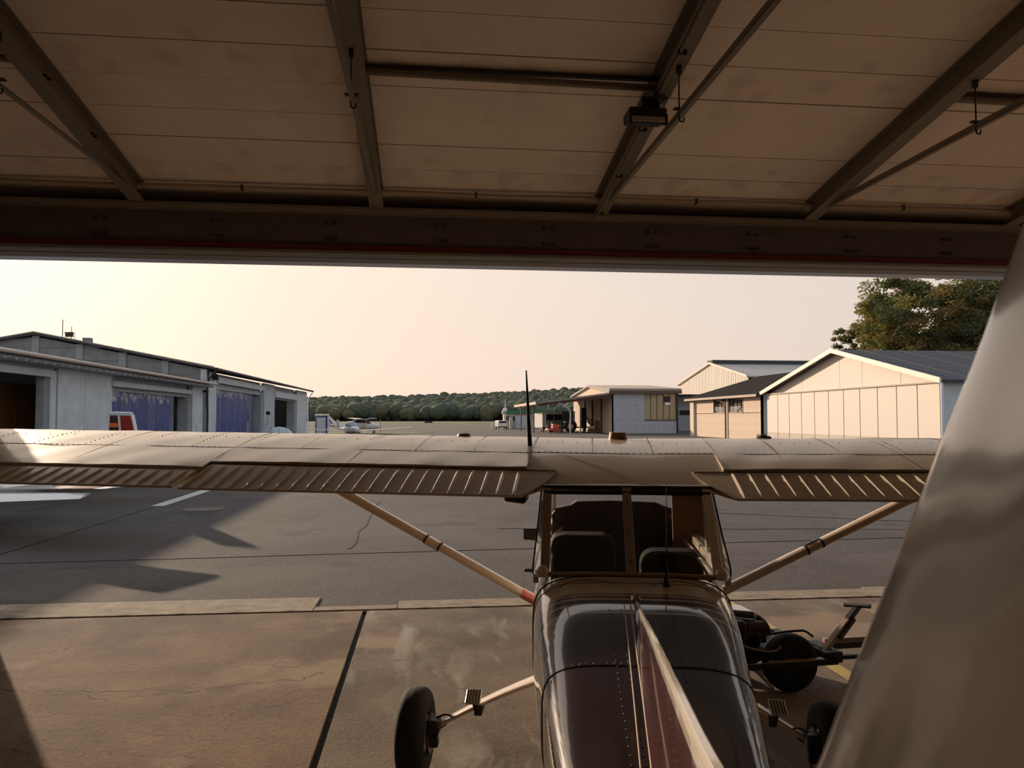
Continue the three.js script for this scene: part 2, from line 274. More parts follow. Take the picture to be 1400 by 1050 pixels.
// ---------------------------------------------------------------- the hangar we stand in
const SL = .1673, ceilY = (z) => 4.30 + (z + 7.7) * SL, RX = [-2.82, -.53, 1.75, 4.01, 6.3];
{
  const ctex = texture(512, 512, (u, v, x, y) => { const k = .82 + .20 * fbm(u, v, 4, 5, 21) + .10 * (hash(x, y, 22) - .5), w = Math.max(0, fbm(u * 1, v, 7, 4, 23) - .62) * 2; return mixc(mul([.84, .71, .61], k), [.52, .39, .31], Math.min(.4, w)); });
  ctex.repeat.set(.6, .6);
  const cm = mat(1, 1, 1, .85, 0, { map: ctex });
  const ce = struct('ceiling');
  // separate roof panels, raised-edge gaps between them, each bay by itself
  const bays = [-4.95, ...RX, 8.6, 10.2], rows = [-8.18, -7.78, -7.33, -6.88, -6.43, -5.99, -5.55, -5.12, -4.69, -4.26, -3.83, -3.4];
  for (let b = 0; b < bays.length - 1; b++) for (let r = 0; r < rows.length - 1; r++) {
    const z0 = rows[r] + .005, z1 = rows[r + 1] - .005, j = rr(-.0035, .0035);
    const g = new THREE.BoxGeometry(bays[b + 1] - bays[b] - .01, .12, z1 - z0).translate((bays[b] + bays[b + 1]) / 2, .06 + j, (z0 + z1) / 2);
    const p = g.attributes.position; for (let i = 0; i < p.count; i++) p.setY(i, p.getY(i) + ceilY(p.getZ(i)));
    part('roof_panel', metreUV(g), cm, ce);
  }
  const g = new THREE.BoxGeometry(15.2, .12, 12.4).translate(2.6, .06, 2.8); { const p = g.attributes.position; for (let i = 0; i < p.count; i++) p.setY(i, p.getY(i) + ceilY(p.getZ(i))); } part('roof_panel', metreUV(g), cm, ce);
  const g2 = new THREE.BoxGeometry(15.6, .08, 17.6).translate(2.6, .17, .4); { const p = g2.attributes.position; for (let i = 0; i < p.count; i++) p.setY(i, p.getY(i) + ceilY(p.getZ(i))); } part('roof_sheet', g2, M.trimDark, ce);
  const wm = grained(.66, .60, .53, .9, .4);
  struct('wall_left', box(-5.15, -4.95, 0, 7.6, -8.2, 9.2), wm); struct('wall_right', box(10.2, 10.4, 0, 7.6, -8.2, 9.2), wm); struct('wall_back', box(-5.15, 10.4, 0, 7.6, 9.0, 9.2), wm);
  struct('wall_front', [box(-5.15, -4.42, 0, 4.2, -8.4, -8.2), box(9.6, 10.4, 0, 4.2, -8.4, -8.2), box(-5.15, 10.4, 4.14, 4.42, -8.36, -8.2)], wm);
}
// rolled steel roof beams under the panels
RX.forEach((x, i) => {
  const t = thing('roof_beam', 'brown painted steel roof beam ' + ['at the left end of the row of beams', 'between the left end beam and the floodlight beam', 'carrying the black floodlight and its cable', 'next to the floodlight beam, without lamp or cable', 'half hidden above the white tail fin'][i], 'beam', [x, 0, 0], 0, 'roof beams');
  const P = (z, dy) => V(0, ceilY(z) + dy, z);
  part('web', beam(P(-7.74, -.095), P(8.9, -.095), .012, .17), M.steel, t);
  part('bottom_flange', beam(P(-7.74, -.186), P(8.9, -.186), .135, .014), M.steel, t);
  part('top_flange', beam(P(-7.74, -.009), P(8.9, -.009), .135, .012), M.steel, t);
  for (const z of [-5.95, -6.75]) for (const d of [0, .06]) part('bolt', bar(V(.006, ceilY(z) - .09, z + d), V(.035, ceilY(z) - .09, z + d), .012, 6), M.iron, t);
});
// level tie bars with hook hangers
[-2.8, -.54, 1.76, 4.03].forEach((x, i) => {
  const t = thing('tie_bar', 'thin level steel tie bar ' + ['under the left end roof beam', 'hung below the beam left of the floodlight', 'hung just right of the floodlight beam', 'hung below the beam next to the floodlight beam'][i], 'tie bar', [x, 4.16, 0], 0, 'tie bars');
  part('bar', [beam(V(0, .012, -7.72), V(0, .012, 8.9), .006, .045), beam(V(.016, -.008, -7.72), V(.016, -.008, 8.9), .038, .006)], M.steel, t);
  const top = ceilY(-5.27) - .19 - 4.16, h = part('hanger', [bar(V(0, -.045, -5.27), V(0, top, -5.27), .006, 6), tube([V(0, .02, -5.27), V(0, -.03, -5.27), V(.012, -.05, -5.27), V(.03, -.05, -5.27), V(.036, -.02, -5.27)], .006, 12, 6)], M.iron, t);
  part('clamp_plate', box(-.04, .05, .035, .045, -5.29, -5.25), M.iron, h); part('bracket', box(-.016, .016, top - .06, top + .02, -5.285, -5.255), M.iron, h);
  part('end_plate', box(-.03, .03, -.05, .04, -7.74, -7.70), M.steelDark, t);
});
// cross pipes between beams
for (const [x0, x1, w] of [[RX[1] + .01, RX[2] - .01, 'in the bay left of the floodlight beam'], [RX[3] + .01, RX[4] - .01, 'in the bay above the white tail fin'], [-4.95, RX[0] - .01, 'at the left end of the ceiling']]) {
  const t = thing('cross_pipe', 'brown cross pipe fixed under the ceiling panels ' + w, 'pipe', [0, ceilY(-5.72) - .06, -5.72], 0, 'cross pipes');
  part('pipe', bar(V(x0, 0, 0), V(x1, -.03, 0), .028, 12), M.steel, t); part('upper_angle', box(x0, x1, .028, .05, -.03, .01), M.steelDark, t);
}
{ // header beam over the door
  const hd = struct('trim_2');
  part('web', box(-5, 10.2, 3.70, 4.10, -8.10, -8.06), M.header, hd); part('top_flange', box(-5, 10.2, 4.10, 4.125, -8.2, -7.82), M.steel, hd);  // web is the beam steel with its shade painted in darker
  part('bottom_flange', box(-5, 10.2, 3.69, 3.715, -8.2, -8.0), M.steel, hd); part('red_edge', box(-5, 10.2, 3.70, 3.775, -8.055, -8.02), M.red, hd, 'dark red painted edge strip');
  part('closing_board', box(-5, 10.2, 4.125, 4.20, -8.19, -8.12), M.trimDark, hd);
  for (let x = -4.4; x < 9; x += 1.13) for (const [dx, y] of [[-.05, 4.0], [.04, 4.0], [-.06, 3.85], [.05, 3.85], [-.005, 3.84]]) part('bolt', bar(V(x + dx, y, -8.065), V(x + dx, y, -8.035), .016, 6), M.iron, hd);
  const tr = struct('trim_3'); // galvanised sliding door track
  part('track_lower', box(-5, 10.2, 3.60, 3.645, -8.26, -8.06), M.galv, tr); part('track_upper', box(-5, 10.2, 3.652, 3.69, -8.24, -8.04), M.galv, tr); part('track_gap', box(-5, 10.2, 3.64, 3.66, -8.22, -8.09), M.black, tr);
  const cp = thing('conduit_pipe', 'long thin cream conduit pipe running along the top of the door header', 'pipe', [0, 4.245, -7.7]);
  part('pipe', tube(Array.from({ length: 17 }, (_, i) => V(-5 + i * .95, [0, .006, -.008, .004][i % 4], 0)), .021, 96, 8), grained(.36, .28, .20, .6, 1), cp);
  for (let x = -4.1; x < 9; x += 2.28) part('clip', box(x - .012, x + .012, -.026, .026, -.026, .026), M.iron, cp);
}
{ // floodlight and its conduit on the third beam
  const z = -5.68, y = ceilY(z) - .21, f = thing('floodlight', 'black rectangular floodlight bolted under a roof beam', 'floodlight', [RX[2] - .10, y, z]); f.scale.setScalar(1.35);
  part('bracket', [box(-.045, .045, -.07, .0, -.05, .05), beam(V(.02, -.03, .06), V(.09, .03, .0), .05, .05)], M.black, f);
  const hs = part('housing', [new RoundedBoxGeometry(.215, .06, .15, 2, .012).translate(-.02, -.10, .01)], M.black, f);
  part('lens', new RoundedBoxGeometry(.19, .05, .02, 2, .008).rotateX(-.25).translate(-.02, -.135, .075), new THREE.MeshPhysicalMaterial({ color: C(.75, .68, .55), roughness: .25, transmission: .35, thickness: 0 }), hs, 'frosted glass lens'); 
  part('rim', [box(-.125, .085, -.165, -.158, .06, .085), box(-.13, -.115, -.165, -.11, .06, .085), box(.078, .09, -.165, -.11, .06, .085)], M.iron, hs);
  const c = thing('power_conduit', 'thin pale cable conduit clipped along the underside of the floodlight beam', 'conduit', [RX[2] - .035, 0, 0]);
  part('pipe', bar(V(0, ceilY(-7.9) - .206, -7.9), V(0, ceilY(-1) - .206, -1), .012, 8), M.steel, c);
  for (const q of [-7.7, -6.9, -6.1, -5.75, -5.1]) part('clip', box(-.02, .045, ceilY(q) - .222, ceilY(q) - .193, q - .012, q + .012), M.iron, c);
}

// ---------------------------------------------------------------- the high-wing aircraft in front of the camera (local: x right wing, y up, z towards the tail)
{
  const a0 = R(-12.6), a1 = R(-11.8), p0 = V(1.073, 0, -3.908), piv = V(0, 0, 3).applyAxisAngle(V(0, 1, 0), a0).add(p0), org = piv.clone().sub(V(0, 0, 3).applyAxisAngle(V(0, 1, 0), a1));
  const P = thing('high_wing_airplane', 'cream and maroon high-wing light aircraft parked in the hangar doorway, seen from its tail', 'airplane', org.toArray(), a1);
  P.updateMatrixWorld(true);

  // --- fuselage: tail cone with its painted scheme
  const FT = [[-.02, .505, 1.195, .40], [.35, .475, 1.176, .43], [.55, .455, 1.158, .455], [.8, .426, 1.128, .487], [1.1, .392, 1.092, .523], [1.5, .345, 1.055, .57], [2.1, .265, 1.008, .64], [2.7, .185, .966, .71], [3.2, .12, .942, .77], [3.75, .05, .92, .85], [4.15, .02, .91, .88]];
  const se = (c, n) => Math.sign(c) * Math.abs(c) ** (2 / n);
  const ringAt = (z, n = 72) => { const w = smoothTable(FT, z, 1), t = smoothTable(FT, z, 2), b = smoothTable(FT, z, 3), yc = b + (t - b) * .56; return polar(n, (q) => { const s = Math.sin(q), c = Math.cos(q); return V(w * se(s, 4.2), c >= 0 ? yc + (t - yc) * se(c, 5.2) : yc + (yc - b) * se(c, 2.6), z); }); };
  const Z0 = -.02, Z1 = 4.15, NR = 60, rings = []; for (let k = 0; k <= NR; k++) rings.push(ringAt(Z0 + (Z1 - Z0) * k / NR, 144));
  const TW = 1024, TH = 1024, paint = [.74, .66, .53], mar = [.020, .003, .004], blk = [.010, .009, .009];
  const arc = []; for (let y = 0; y < 128; y++) { const r = ringAt(Z0 + (Z1 - Z0) * (y + .5) / 128, 256), a = new Float32Array(257); for (let i = 1; i <= 256; i++) a[i] = a[i - 1] + r[i % 256].distanceTo(r[i - 1]); arc.push(a); }
  const bands = [[0, mar], [.018, paint], [.095, blk], [.118, paint], [.178, blk], [.196, paint], [.238, blk], [.254, paint], [.272, blk]];
  const ptex = texture(TW, TH, (u, v) => {
    const z = Z0 + (Z1 - Z0) * v, a = arc[Math.min(127, Math.floor(v * 128))], tot = a[256], s = a[Math.min(256, Math.round(u * 256))], sd = s < tot / 2 ? s : tot - s, left = s > tot / 2;
    const hw = .36 * smoothTable(FT, z, 1) / .45 + .10, zf = .60, rad = .16; // maroon top panel: rounded front corners, straight sides
    const dx = sd - hw, dz = zf - z, ox = Math.max(dx + rad, 0), oz = Math.max(dz + rad, 0), d = Math.min(Math.max(dx + rad, dz + rad), 0) + Math.hypot(ox, oz) - rad;
    let c = paint; if (d <= 0) c = mar; else for (let k = 0; k < bands.length - 1; k++) if (d > bands[k][0] && d <= bands[k + 1][0]) c = bands[k + 1][1];
    if (d > .272) c = paint;
    if (d > .32 && z > 1.0 && z < 2.4) { // registration characters seen only edge-on: their dark and maroon strokes
      const q = (z - 1.0) / .28, f = q - Math.floor(q), h = (d - .32) / .24; if (h < 1 && f < .62) { const stroke = f < .14 || f > .48 || (Math.floor(q) % 2 ? Math.abs(h - .5) < .10 : h < .16); if (stroke) c = Math.floor(q) % 2 ? [.16, .03, .03] : blk; } }
    return c;
  });
  ptex.wrapS = THREE.ClampToEdgeWrapping; ptex.wrapT = THREE.ClampToEdgeWrapping;
  const fus = part('tail_cone', loft(rings), new THREE.MeshPhysicalMaterial({ map: ptex, roughness: .3, specularIntensity: .25, clearcoat: 1, clearcoatRoughness: .05, side: THREE.DoubleSide }), P, 'tail cone with maroon top and black and cream stripes');
  const topY = (z) => smoothTable(FT, z, 2);
  // seams and rivets
  const hoop = (z, r = .0028, lift = .0012, a0 = -2.6, a1 = 2.6) => { const rg = ringAt(z, 96), pts = []; for (let i = -41; i <= 41; i++) { const q = rg[(i + 96) % 96]; const n = V(q.x, (q.y - .85), 0).normalize(); pts.push(q.clone().addScaledVector(n, lift)); } return tube(pts, r, 120, 5); };
  part('skin_seam', hoop(1.12), mat(.16, .13, .11, .4), fus); part('skin_seam', hoop(.02, .004), M.black, fus); part('skin_seam', hoop(.14, .0018), mat(.10, .07, .05, .5), fus);
  const riv = new THREE.SphereGeometry(.0042, 6, 4).scale(1, .55, 1), rv = [];
  for (const dx of [-.085, -.14, .10, .16]) for (let z = .56; z < 3.2; z += .052) rv.push([dx * (1 - z * .18), z]);
  for (let x = -.30; x <= .301; x += .026) { rv.push([x, 1.10]); rv.push([x, .44]); rv.push([x, .10]); }
  const onTop = (x, z) => { const rg = ringAt(z, 144); let y = -1; for (let i = 0; i < 144; i++) { const a = rg[i], b = rg[(i + 1) % 144]; if ((a.x - x) * (b.x - x) <= 0 && a.x !== b.x) { const yy = a.y + (b.y - a.y) * (x - a.x) / (b.x - a.x); if (yy > y) y = yy; } } return y; };
  const rim = new THREE.InstancedMesh(riv, mat(.10, .07, .06, .35), rv.length); rv.forEach(([x, z], i) => rim.setMatrixAt(i, new THREE.Matrix4().makeTranslation(x, onTop(x, z) + .0006, z))); rim.name = 'rivets'; rim.userData.kind = 'stuff'; fus.add(shade(rim));

  // --- dorsal fin and tail fin: one blade with a rounded nose
  const LE = [[.40, 1.172], [.8, 1.21], [1.3, 1.272], [2.05, 1.348], [2.71, 1.425], [3.0, 1.50], [3.18, 1.595], [3.294, 1.68], [3.377, 1.775], [3.467, 1.875], [3.559, 1.978], [3.62, 2.045], [3.67, 2.105], [3.80, 2.25], [3.97, 2.44]];
  const leZ = LE.map(([z, y]) => [y, z]);
  const dors = []; // dorsal: cross-sections along z, a thin wedge under a round ridge
  for (let k = 0; k <= 40; k++) { const z = .40 + 2.75 * k / 40, yr = smoothTable(LE, z, 1), yb = topY(z) - .02, w = .012 + .030 * (k / 40), rr_ = .006 + .015 * (k / 40); const sec = [];
    for (const [f, wx] of [[0, w + .022], [.25, w + .005], [.5, w * .9], [.8, Math.max(rr_ * .9, w * .7)]]) sec.push(V(wx, yb + (yr - rr_ - yb) * f, z));
    const top = []; for (let i = 0; i <= 8; i++) { const q = i / 8 * Math.PI; top.push(V(rr_ * Math.cos(q), yr - rr_ + rr_ * Math.sin(q), z)); }
    dors.push([...sec, ...top, ...sec.slice().reverse().map((p) => V(-p.x, p.y, p.z))]); }
  const dm = loft(dors, { closed: false, caps: false });
  { // painted: maroon sides, cream rounded ridge
    const n = dors[0].length; dm.computeBoundingBox(); const uv = dm.attributes.uv; for (let i = 0; i < uv.count; i++) uv.setXY(i, uv.getX(i), uv.getY(i)); }
  const dtex = texture(256, 8, (u) => { const k = u * 17 / 16; return k > .235 && k < .765 ? paint : [.085, .010, .012]; }); dtex.wrapS = dtex.wrapT = THREE.ClampToEdgeWrapping;
  part('dorsal_fin', dm, new THREE.MeshPhysicalMaterial({ map: dtex, roughness: .26, clearcoat: 1, clearcoatRoughness: .05, side: THREE.DoubleSide }), P, 'maroon dorsal fin with cream ridge');
  part('dorsal_fitting', [box(-.022, .022, 1.15, 1.18, .36, .44, .008), bar(V(0, 1.172, .37), V(0, 1.19, .45), .013, 8)], M.ali, P);
  part('base_seam', [tube([V(-.030, topY(.5) + .004, .5), V(-.036, topY(1.4) + .005, 1.4), V(-.052, topY(2.4) + .006, 2.4)], .0032, 20, 6), tube([V(-.058, topY(.5) + .004, .5), V(-.066, topY(1.4) + .004, 1.4), V(-.082, topY(2.4) + .004, 2.4)], .0025, 20, 6)], mat(.55, .45, .36, .35), P);
  const tz = (y) => 4.12 + (y - 1.2) * .27, fin = [];
  for (let k = 0; k <= 44; k++) { const y = .95 + 1.5 * k / 44; const zl = y < 1.51 ? 3.03 - (1.51 - y) * .4 : lerpTable(leZ, y, 1) * .5 + smoothTable(leZ, y, 1) * .5, zt = tz(y), c = zt - zl, th = (.125 - .045 * Math.max(0, y - 1.12) / 1.33); const ring = [];
    for (let i = 0; i < 96; i++) { const q = i / 96 * 2 * Math.PI, xc = .5 + .5 * Math.cos(q), t = 5 * .55 * th * (.2969 * Math.sqrt(xc) - .126 * xc - .3516 * xc * xc + .2843 * xc ** 3 - .0955 * xc ** 4) * 1.0; 
      const dent = (Math.sin(q) > 0 ? -1 : 1) * (.0030 * Math.sin(y * 9.5 + xc * 5) + .0016 * Math.sin(y * 21 - xc * 17 + 1) + .0011 * Math.sin(xc * 41 + y * 6)) * Math.min(1, xc * 6); ring.push(V(Math.sin(q) >= 0 ? -t + dent : t, y, zl + c * xc)); }
    fin.push(ring); }
  part('tail_fin', loft(fin, { crease: 1.2 }), gloss(.70, .64, .52, .40, { clearcoat: 1, clearcoatRoughness: .11 }), P, 'large pale tail fin with swept leading edge');
  part('fin_base_fairing', loft(Array.from({ length: 12 }, (_, k) => { const z = 2.75 + .6 * k / 11, w = .05 + .02 * k / 11, t = 1.40 + .24 * (k / 11) ** 1.5; return polar(20, (q) => V(w * Math.sin(q), 1.0 + (t - 1.0) * (.5 + .5 * Math.cos(q)), z)); })), M.maroon, P);
  for (const s of [-1, 1]) { const st = []; for (let k = 0; k <= 10; k++) { const x = s * (.04 + 1.45 * k / 10), zl = 3.25 + .20 * k / 10, zt = 4.05 - .1 * k / 10, ring = []; for (let i = 0; i < 24; i++) { const q = i / 24 * 2 * Math.PI, xc = .5 + .5 * Math.cos(q); ring.push(V(x, 0.93 + Math.sin(q) * .035 * Math.sqrt(Math.max(0, 1 - xc * .8)), zl + (zt - zl) * xc)); } st.push(ring); } part('tailplane', loft(st), M.cream, P); }

  // --- cabin tub (open above the sill), nose, doors and windows
  const CT = [[-3.55, .30, 1.02, .55], [-3.3, .40, 1.10, .47], [-2.6, .47, 1.16, .40], [-2.1, .52, 1.19, .38], [-1.2, .535, 1.20, .37], [-.5, .53, 1.20, .38], [-.02, .505, 1.195, .40]];
  const cabRing = (z, n = 64) => { const w = smoothTable(CT, z, 1), t = smoothTable(CT, z, 2), b = smoothTable(CT, z, 3), yc = b + (t - b) * .56; return polar(n, (q) => { const s = Math.sin(q), c = Math.cos(q); return V(w * se(s, 4.2), c >= 0 ? yc + (t - yc) * se(c, 5.2) : yc + (yc - b) * se(c, 2.6), z); }); };
  const cow = []; for (let k = 0; k <= 14; k++) cow.push(cabRing(-3.55 + 1.0 * k / 14)); part('cowling', loft(cow), M.cream, P);
  const tub = []; for (let k = 0; k <= 24; k++) { const z = -2.55 + 2.53 * k / 24, r = cabRing(z, 96); tub.push(r.slice(11, 86)); } // without the top
  const tubIn = tub.map((r) => r.map((p) => V(p.x * .965, p.y + (p.y < .9 ? .02 : 0), p.z)));
  part('cabin_side', loft(tub, { closed: false, caps: false }), M.cream, P); part('cabin_lining', loft(tubIn, { closed: false, caps: false }), M.interior, P);
  part('cabin_floor', box(-.46, .46, .44, .46, -2.5, -.05), M.interior, P); 
  part('rear_shelf', prism([[-.47, -.75], [.47, -.75], [.46, -.03], [-.46, -.03]], 'y', 1.02, 1.03), M.interior, P);
  part('firewall', box(-.46, .46, .45, 1.14, -2.56, -2.52), M.interior, P);
  const wy = (x, base) => base; // window posts
  const rb = V(-.455, 1.185, -.035), rt = V(-.452, 1.575, -.50);
  const brown = gloss(.30, .22, .15, .35);
  for (const s of [-1, 1]) {
    const b0 = V(s * .445, 1.18, -.03), t0 = V(s * .452, 1.59, -.50);
    part('rear_post', beam(b0, t0, .05, .028, V(0, .5, 1), .01), s < 0 ? brown : M.cream, P);
    part('door_post', beam(V(s * .525, 1.10, -.92), V(s * .50, 1.60, -.95), .022, .07, V(0, 0, 1), .008), M.cream, P);
    part('front_post', beam(V(s * .50, 1.12, -2.25), V(s * .475, 1.68, -2.0), .03, .05, V(0, 0, 1), .008), M.cream, P);
    part('side_sill', beam(V(s * .515, 1.165, -2.3), V(s * .492, 1.165, -.03), .03, .05, V(0, 1, 0), .008), M.cream, P);
    part('side_window', grid(6, 4, (u, v) => V(s * (.515 - .022 * v + .01 * Math.sin(u * 3.1)), 1.18 + .40 * v, -.92 + (.86 - .45 * v) * u)), glassPane(.86), P);
    part('door_window', grid(6, 4, (u, v) => V(s * (.525 - .025 * v), 1.17 + .43 * v, -2.22 + .25 * v + (1.28 - .27 * v) * u)), glassPane(.86), P);
    part('window_seal', tube([V(s * .512, 1.185, -.9), V(s * .512, 1.182, -.10), V(s * .508, 1.22, -.06), V(s * .498, 1.40, -.29), V(s * .492, 1.565, -.50), V(s * .495, 1.575, -.55), V(s * .495, 1.575, -.9)], .005, 60, 6), M.black, P);
    part('rear_quarter', grid(6, 3, (u, v) => { const h = v; return V(s * (.447 + .05 * u - .005 * h), 1.19 + .38 * h * (1 - .05 * u), -.035 - .47 * h - .055 * u); }), s < 0 ? glassPane(.8) : M.cream, P);
    const d = part('drain_fairing', new THREE.SphereGeometry(.045, 16, 10, 0, Math.PI * 2, 0, Math.PI / 2).scale(.8, 1.25, 1).translate(s * .455, 1.185, -.01), M.cream, P);
    part('rear_window', grid(8, 5, (u, v) => V(s * (.02 + .42 * u), 1.185 + .39 * v, -.04 - .46 * v + .03 * (1 - u * u))), glassPane(.9), P);
    part('windshield', grid(8, 5, (u, v) => V(s * (.012 + .47 * u), 1.16 + .58 * v, -2.62 + .50 * v + .25 * u * u * (1 - v))), glassPane(.9), P);
  }
  part('center_strip', beam(V(0, 1.19, -.005), V(0, 1.60, -.495), .052, .012, V(0, .5, 1), .004), brown, P, 'brown riveted strip down the middle of the rear window');
  for (const f of [.15, .45, .8]) part('screw', new THREE.SphereGeometry(.006, 8, 6).translate(0, 1.19 + .41 * f + .008, -.005 - .49 * f + .006), M.black, P);
  part('window_sill', tube([V(-.49, 1.188, -.10), V(-.44, 1.192, -.018), V(-.2, 1.20, .005), V(.2, 1.20, .005), V(.44, 1.192, -.018), V(.49, 1.188, -.10)], .014, 40, 8), brown, P);
  part('window_header', beam(V(-.47, 1.572, -.47), V(.47, 1.572, -.47), .03, .02), M.black, P);
  part('roof_lining', box(-.48, .48, 1.598, 1.612, -2.0, -.5), M.interior, P);
  // arcs of the baggage-door style outlines on the cream deck behind the window
  for (const s of [-1, 1]) part('deck_seam', tube(Array.from({ length: 13 }, (_, i) => { const q = i / 12 * Math.PI, x = s * (.23 + .13 * Math.cos(q)), z = .20 - .115 * Math.sin(q); return V(x, onTop(x, z) + .001, z); }), .0022, 40, 5), M.black, P);

  // seats, panel, yokes
  for (const [x0, x1, top, z] of [[-.44, -.06, 1.275, -.95], [.11, .47, 1.185, -.92]]) {
    const w = x1 - x0, cx = (x0 + x1) / 2, sh = new THREE.Shape(); const r = .09; sh.moveTo(-w / 2, 0); sh.lineTo(-w / 2, top - .62 - r); sh.quadraticCurveTo(-w / 2, top - .62, -w / 2 + r, top - .62); sh.lineTo(w / 2 - r, top - .62); sh.quadraticCurveTo(w / 2, top - .62, w / 2, top - .62 - r); sh.lineTo(w / 2, 0); sh.closePath();
    const bk = part('seat_back', new THREE.ExtrudeGeometry(sh, { depth: .09, bevelEnabled: true, bevelSize: .012, bevelThickness: .012, bevelSegments: 2 }).rotateX(.10).translate(cx, .62, z - .05), M.seat, P, 'black seat back');
    part('piping', tube([V(-w / 2, .05, .1), V(-w / 2, top - .62 - r, .1), V(-w / 2 + .03, top - .645, .1), V(-w / 2 + r, top - .62, .1), V(w / 2 - r, top - .62, .1), V(w / 2 - .03, top - .645, .1), V(w / 2, top - .62 - r, .1), V(w / 2, .05, .1)].map((p) => p.applyAxisAngle(V(1, 0, 0), .10).add(V(cx, .62, z - .05))), .005, 80, 6), M.piping, bk);
    part('seat_cushion', new RoundedBoxGeometry(w, .12, .45, 3, .04).translate(cx, .64, z - .27), M.seat, P);
  }
  { const s = new THREE.Shape(); [[-.50, .75], [-.50, 1.24], [-.47, 1.28], [-.36, 1.305], [-.31, 1.335], [-.05, 1.345], [.30, 1.335], [.37, 1.305], [.46, 1.28], [.49, 1.24], [.49, .75]].forEach(([x, y], i) => i ? s.lineTo(x, y) : s.moveTo(x, y)); s.closePath();
    part('instrument_panel', new THREE.ExtrudeGeometry(s, { depth: .16, bevelEnabled: true, bevelSize: .01, bevelThickness: .01, bevelSegments: 2 }).translate(0, 0, -2.30), M.black, P);
    part('yoke', [new THREE.TorusGeometry(.10, .012, 6, 20, Math.PI * 1.1).rotateZ(Math.PI).rotateZ(-.15).translate(-.24, 1.08, -1.93), bar(V(-.24, 1.08, -2.15), V(-.24, 1.08, -1.93), .014)], M.black, P); part('yoke', [new THREE.TorusGeometry(.10, .012, 6, 20, Math.PI * 1.1).rotateZ(Math.PI).rotateZ(-.15).translate(.24, 1.08, -1.93), bar(V(.24, 1.08, -2.15), V(.24, 1.08, -1.93), .014)], M.black, P);
    part('knob', new THREE.SphereGeometry(.022, 12, 10).translate(.415, 1.235, -2.12), M.tan, P); part('door_panel', beam(V(.49, .65, -1.55), V(.475, 1.58, -1.55), .02, .22, V(1, 0, 0)), M.tan, P); }

  // --- wing
  const WP = [[-2.05, 1.70], [-2.035, 1.75], [-1.98, 1.79], [-1.90, 1.82], [-1.80, 1.832], [-1.65, 1.824], [-1.4, 1.792], [-1.15, 1.747], [-.78, 1.669], [-.36, 1.556]];
  const yTop = (z) => smoothTable(WP, z, 1), yBot = (z) => lerpTable([[-2.05, 1.70], [-2.0, 1.66], [-1.85, 1.63], [-1.3, 1.60], [-.36, 1.543]], z, 1);
  const dih = (x) => x < 0 ? -x * .0135 + .018 : x * .004 + .018;
  const prof = (zEnd, x, n = 26) => { const top = [], bot = []; for (let i = 0; i <= n; i++) { const t = i / n, z = -2.05 + (zEnd + 2.05) * (1 - Math.cos(t * Math.PI / 2)) ** .9; top.push(V(x, yTop(z) + dih(x), z)); if (i) bot.push(V(x, Math.min(yBot(z), yTop(z) - .012) + dih(x), z)); } return [...top, ...bot.reverse()]; };
  const dent = (r, x) => r; 
  const span = (x0, x1, zEnd, n) => { const out = []; for (let k = 0; k <= n; k++) { const x = x0 + (x1 - x0) * k / n; out.push(prof(typeof zEnd === 'function' ? zEnd(x) : zEnd, x).map((p) => { // slight oil-canning of the thin skin
    const w = .0022 * Math.sin(x * 6.1 + p.z * 2.2) * Math.sin(p.z * 4.3 + x * 1.7) + .0012 * Math.sin(x * 17 + p.z * 9); return V(p.x, p.y + (p.z > -1.95 ? w : 0), p.z); })); } return out; };
  const wm = gloss(.62, .52, .39, .42, { clearcoat: .5, clearcoatRoughness: .10 });
  const loftX = (r, o) => loft(r, o);
  part('wing_panel', [loftX(span(-2.66, -.60, -.795, 40)), loftX(span(-5.15, -2.66, -.68, 36))], wm, P, 'cream riveted upper wing skin');
  part('wing_panel', [loftX(span(.60, 2.66, -.795, 40)), loftX(span(2.66, 5.15, -.68, 36))], wm, P, 'cream riveted upper wing skin');
  part('wing_center', loft(span(-.60, .60, -.48, 24).map((r) => r.map((p) => { const top = yTop(p.z) + dih(p.x) - Math.max(0, p.z + 1.13) * .055; return V(p.x, p.y > top - .03 ? Math.min(p.y, top) : p.y, p.z); }))), wm, P);
  for (const s of [-1, 1]) { // rounded tips
    const tip = []; for (let k = 0; k <= 8; k++) { const q = k / 8 * Math.PI / 2, x = s * (5.15 + .18 * Math.sin(q)), f = Math.cos(q); const r = prof(-.40, s * 5.15); tip.push(r.map((p) => V(x, 1.69 + dih(s * 5.15) + (p.y - 1.69 - dih(s * 5.15)) * Math.max(f, .05), -1.25 + (p.z + 1.25) * (.85 + .15 * f)))); } part('wing_tip', loft(tip), wm, P);
    // flap and aileron with raised beads
    const ctrl = (name, xa, xb, zh, drop, root) => {
      const surf = (x, z) => yTop(z) + dih(x) - .014 - drop * (z - zh), n = 20, secs = [];
      for (let k = 0; k <= n; k++) { const t = k / n, ring = []; for (let i = 0; i <= 8; i++) { const z = zh + (-.36 - zh) * i / 8, xr = root ? Math.sign(xa) * (Math.abs(xa) - .19 * (1 - (i / 8) ** 1.6)) : xa, x = xr + (xb - xr) * t; ring.push(V(x, surf(x, z), z)); } for (let i = 8; i >= 0; i--) { const z = zh + (-.36 - zh) * i / 8, xr = root ? Math.sign(xa) * (Math.abs(xa) - .19 * (1 - (i / 8) ** 1.6)) : xa, x = xr + (xb - xr) * t; ring.push(V(x, surf(x, z) - (.010 + .055 * (1 - i / 8)), z)); } secs.push(ring); }
      const f = part(name, loft(secs, { crease: .5 }), wm, P, name + ' with raised beads');
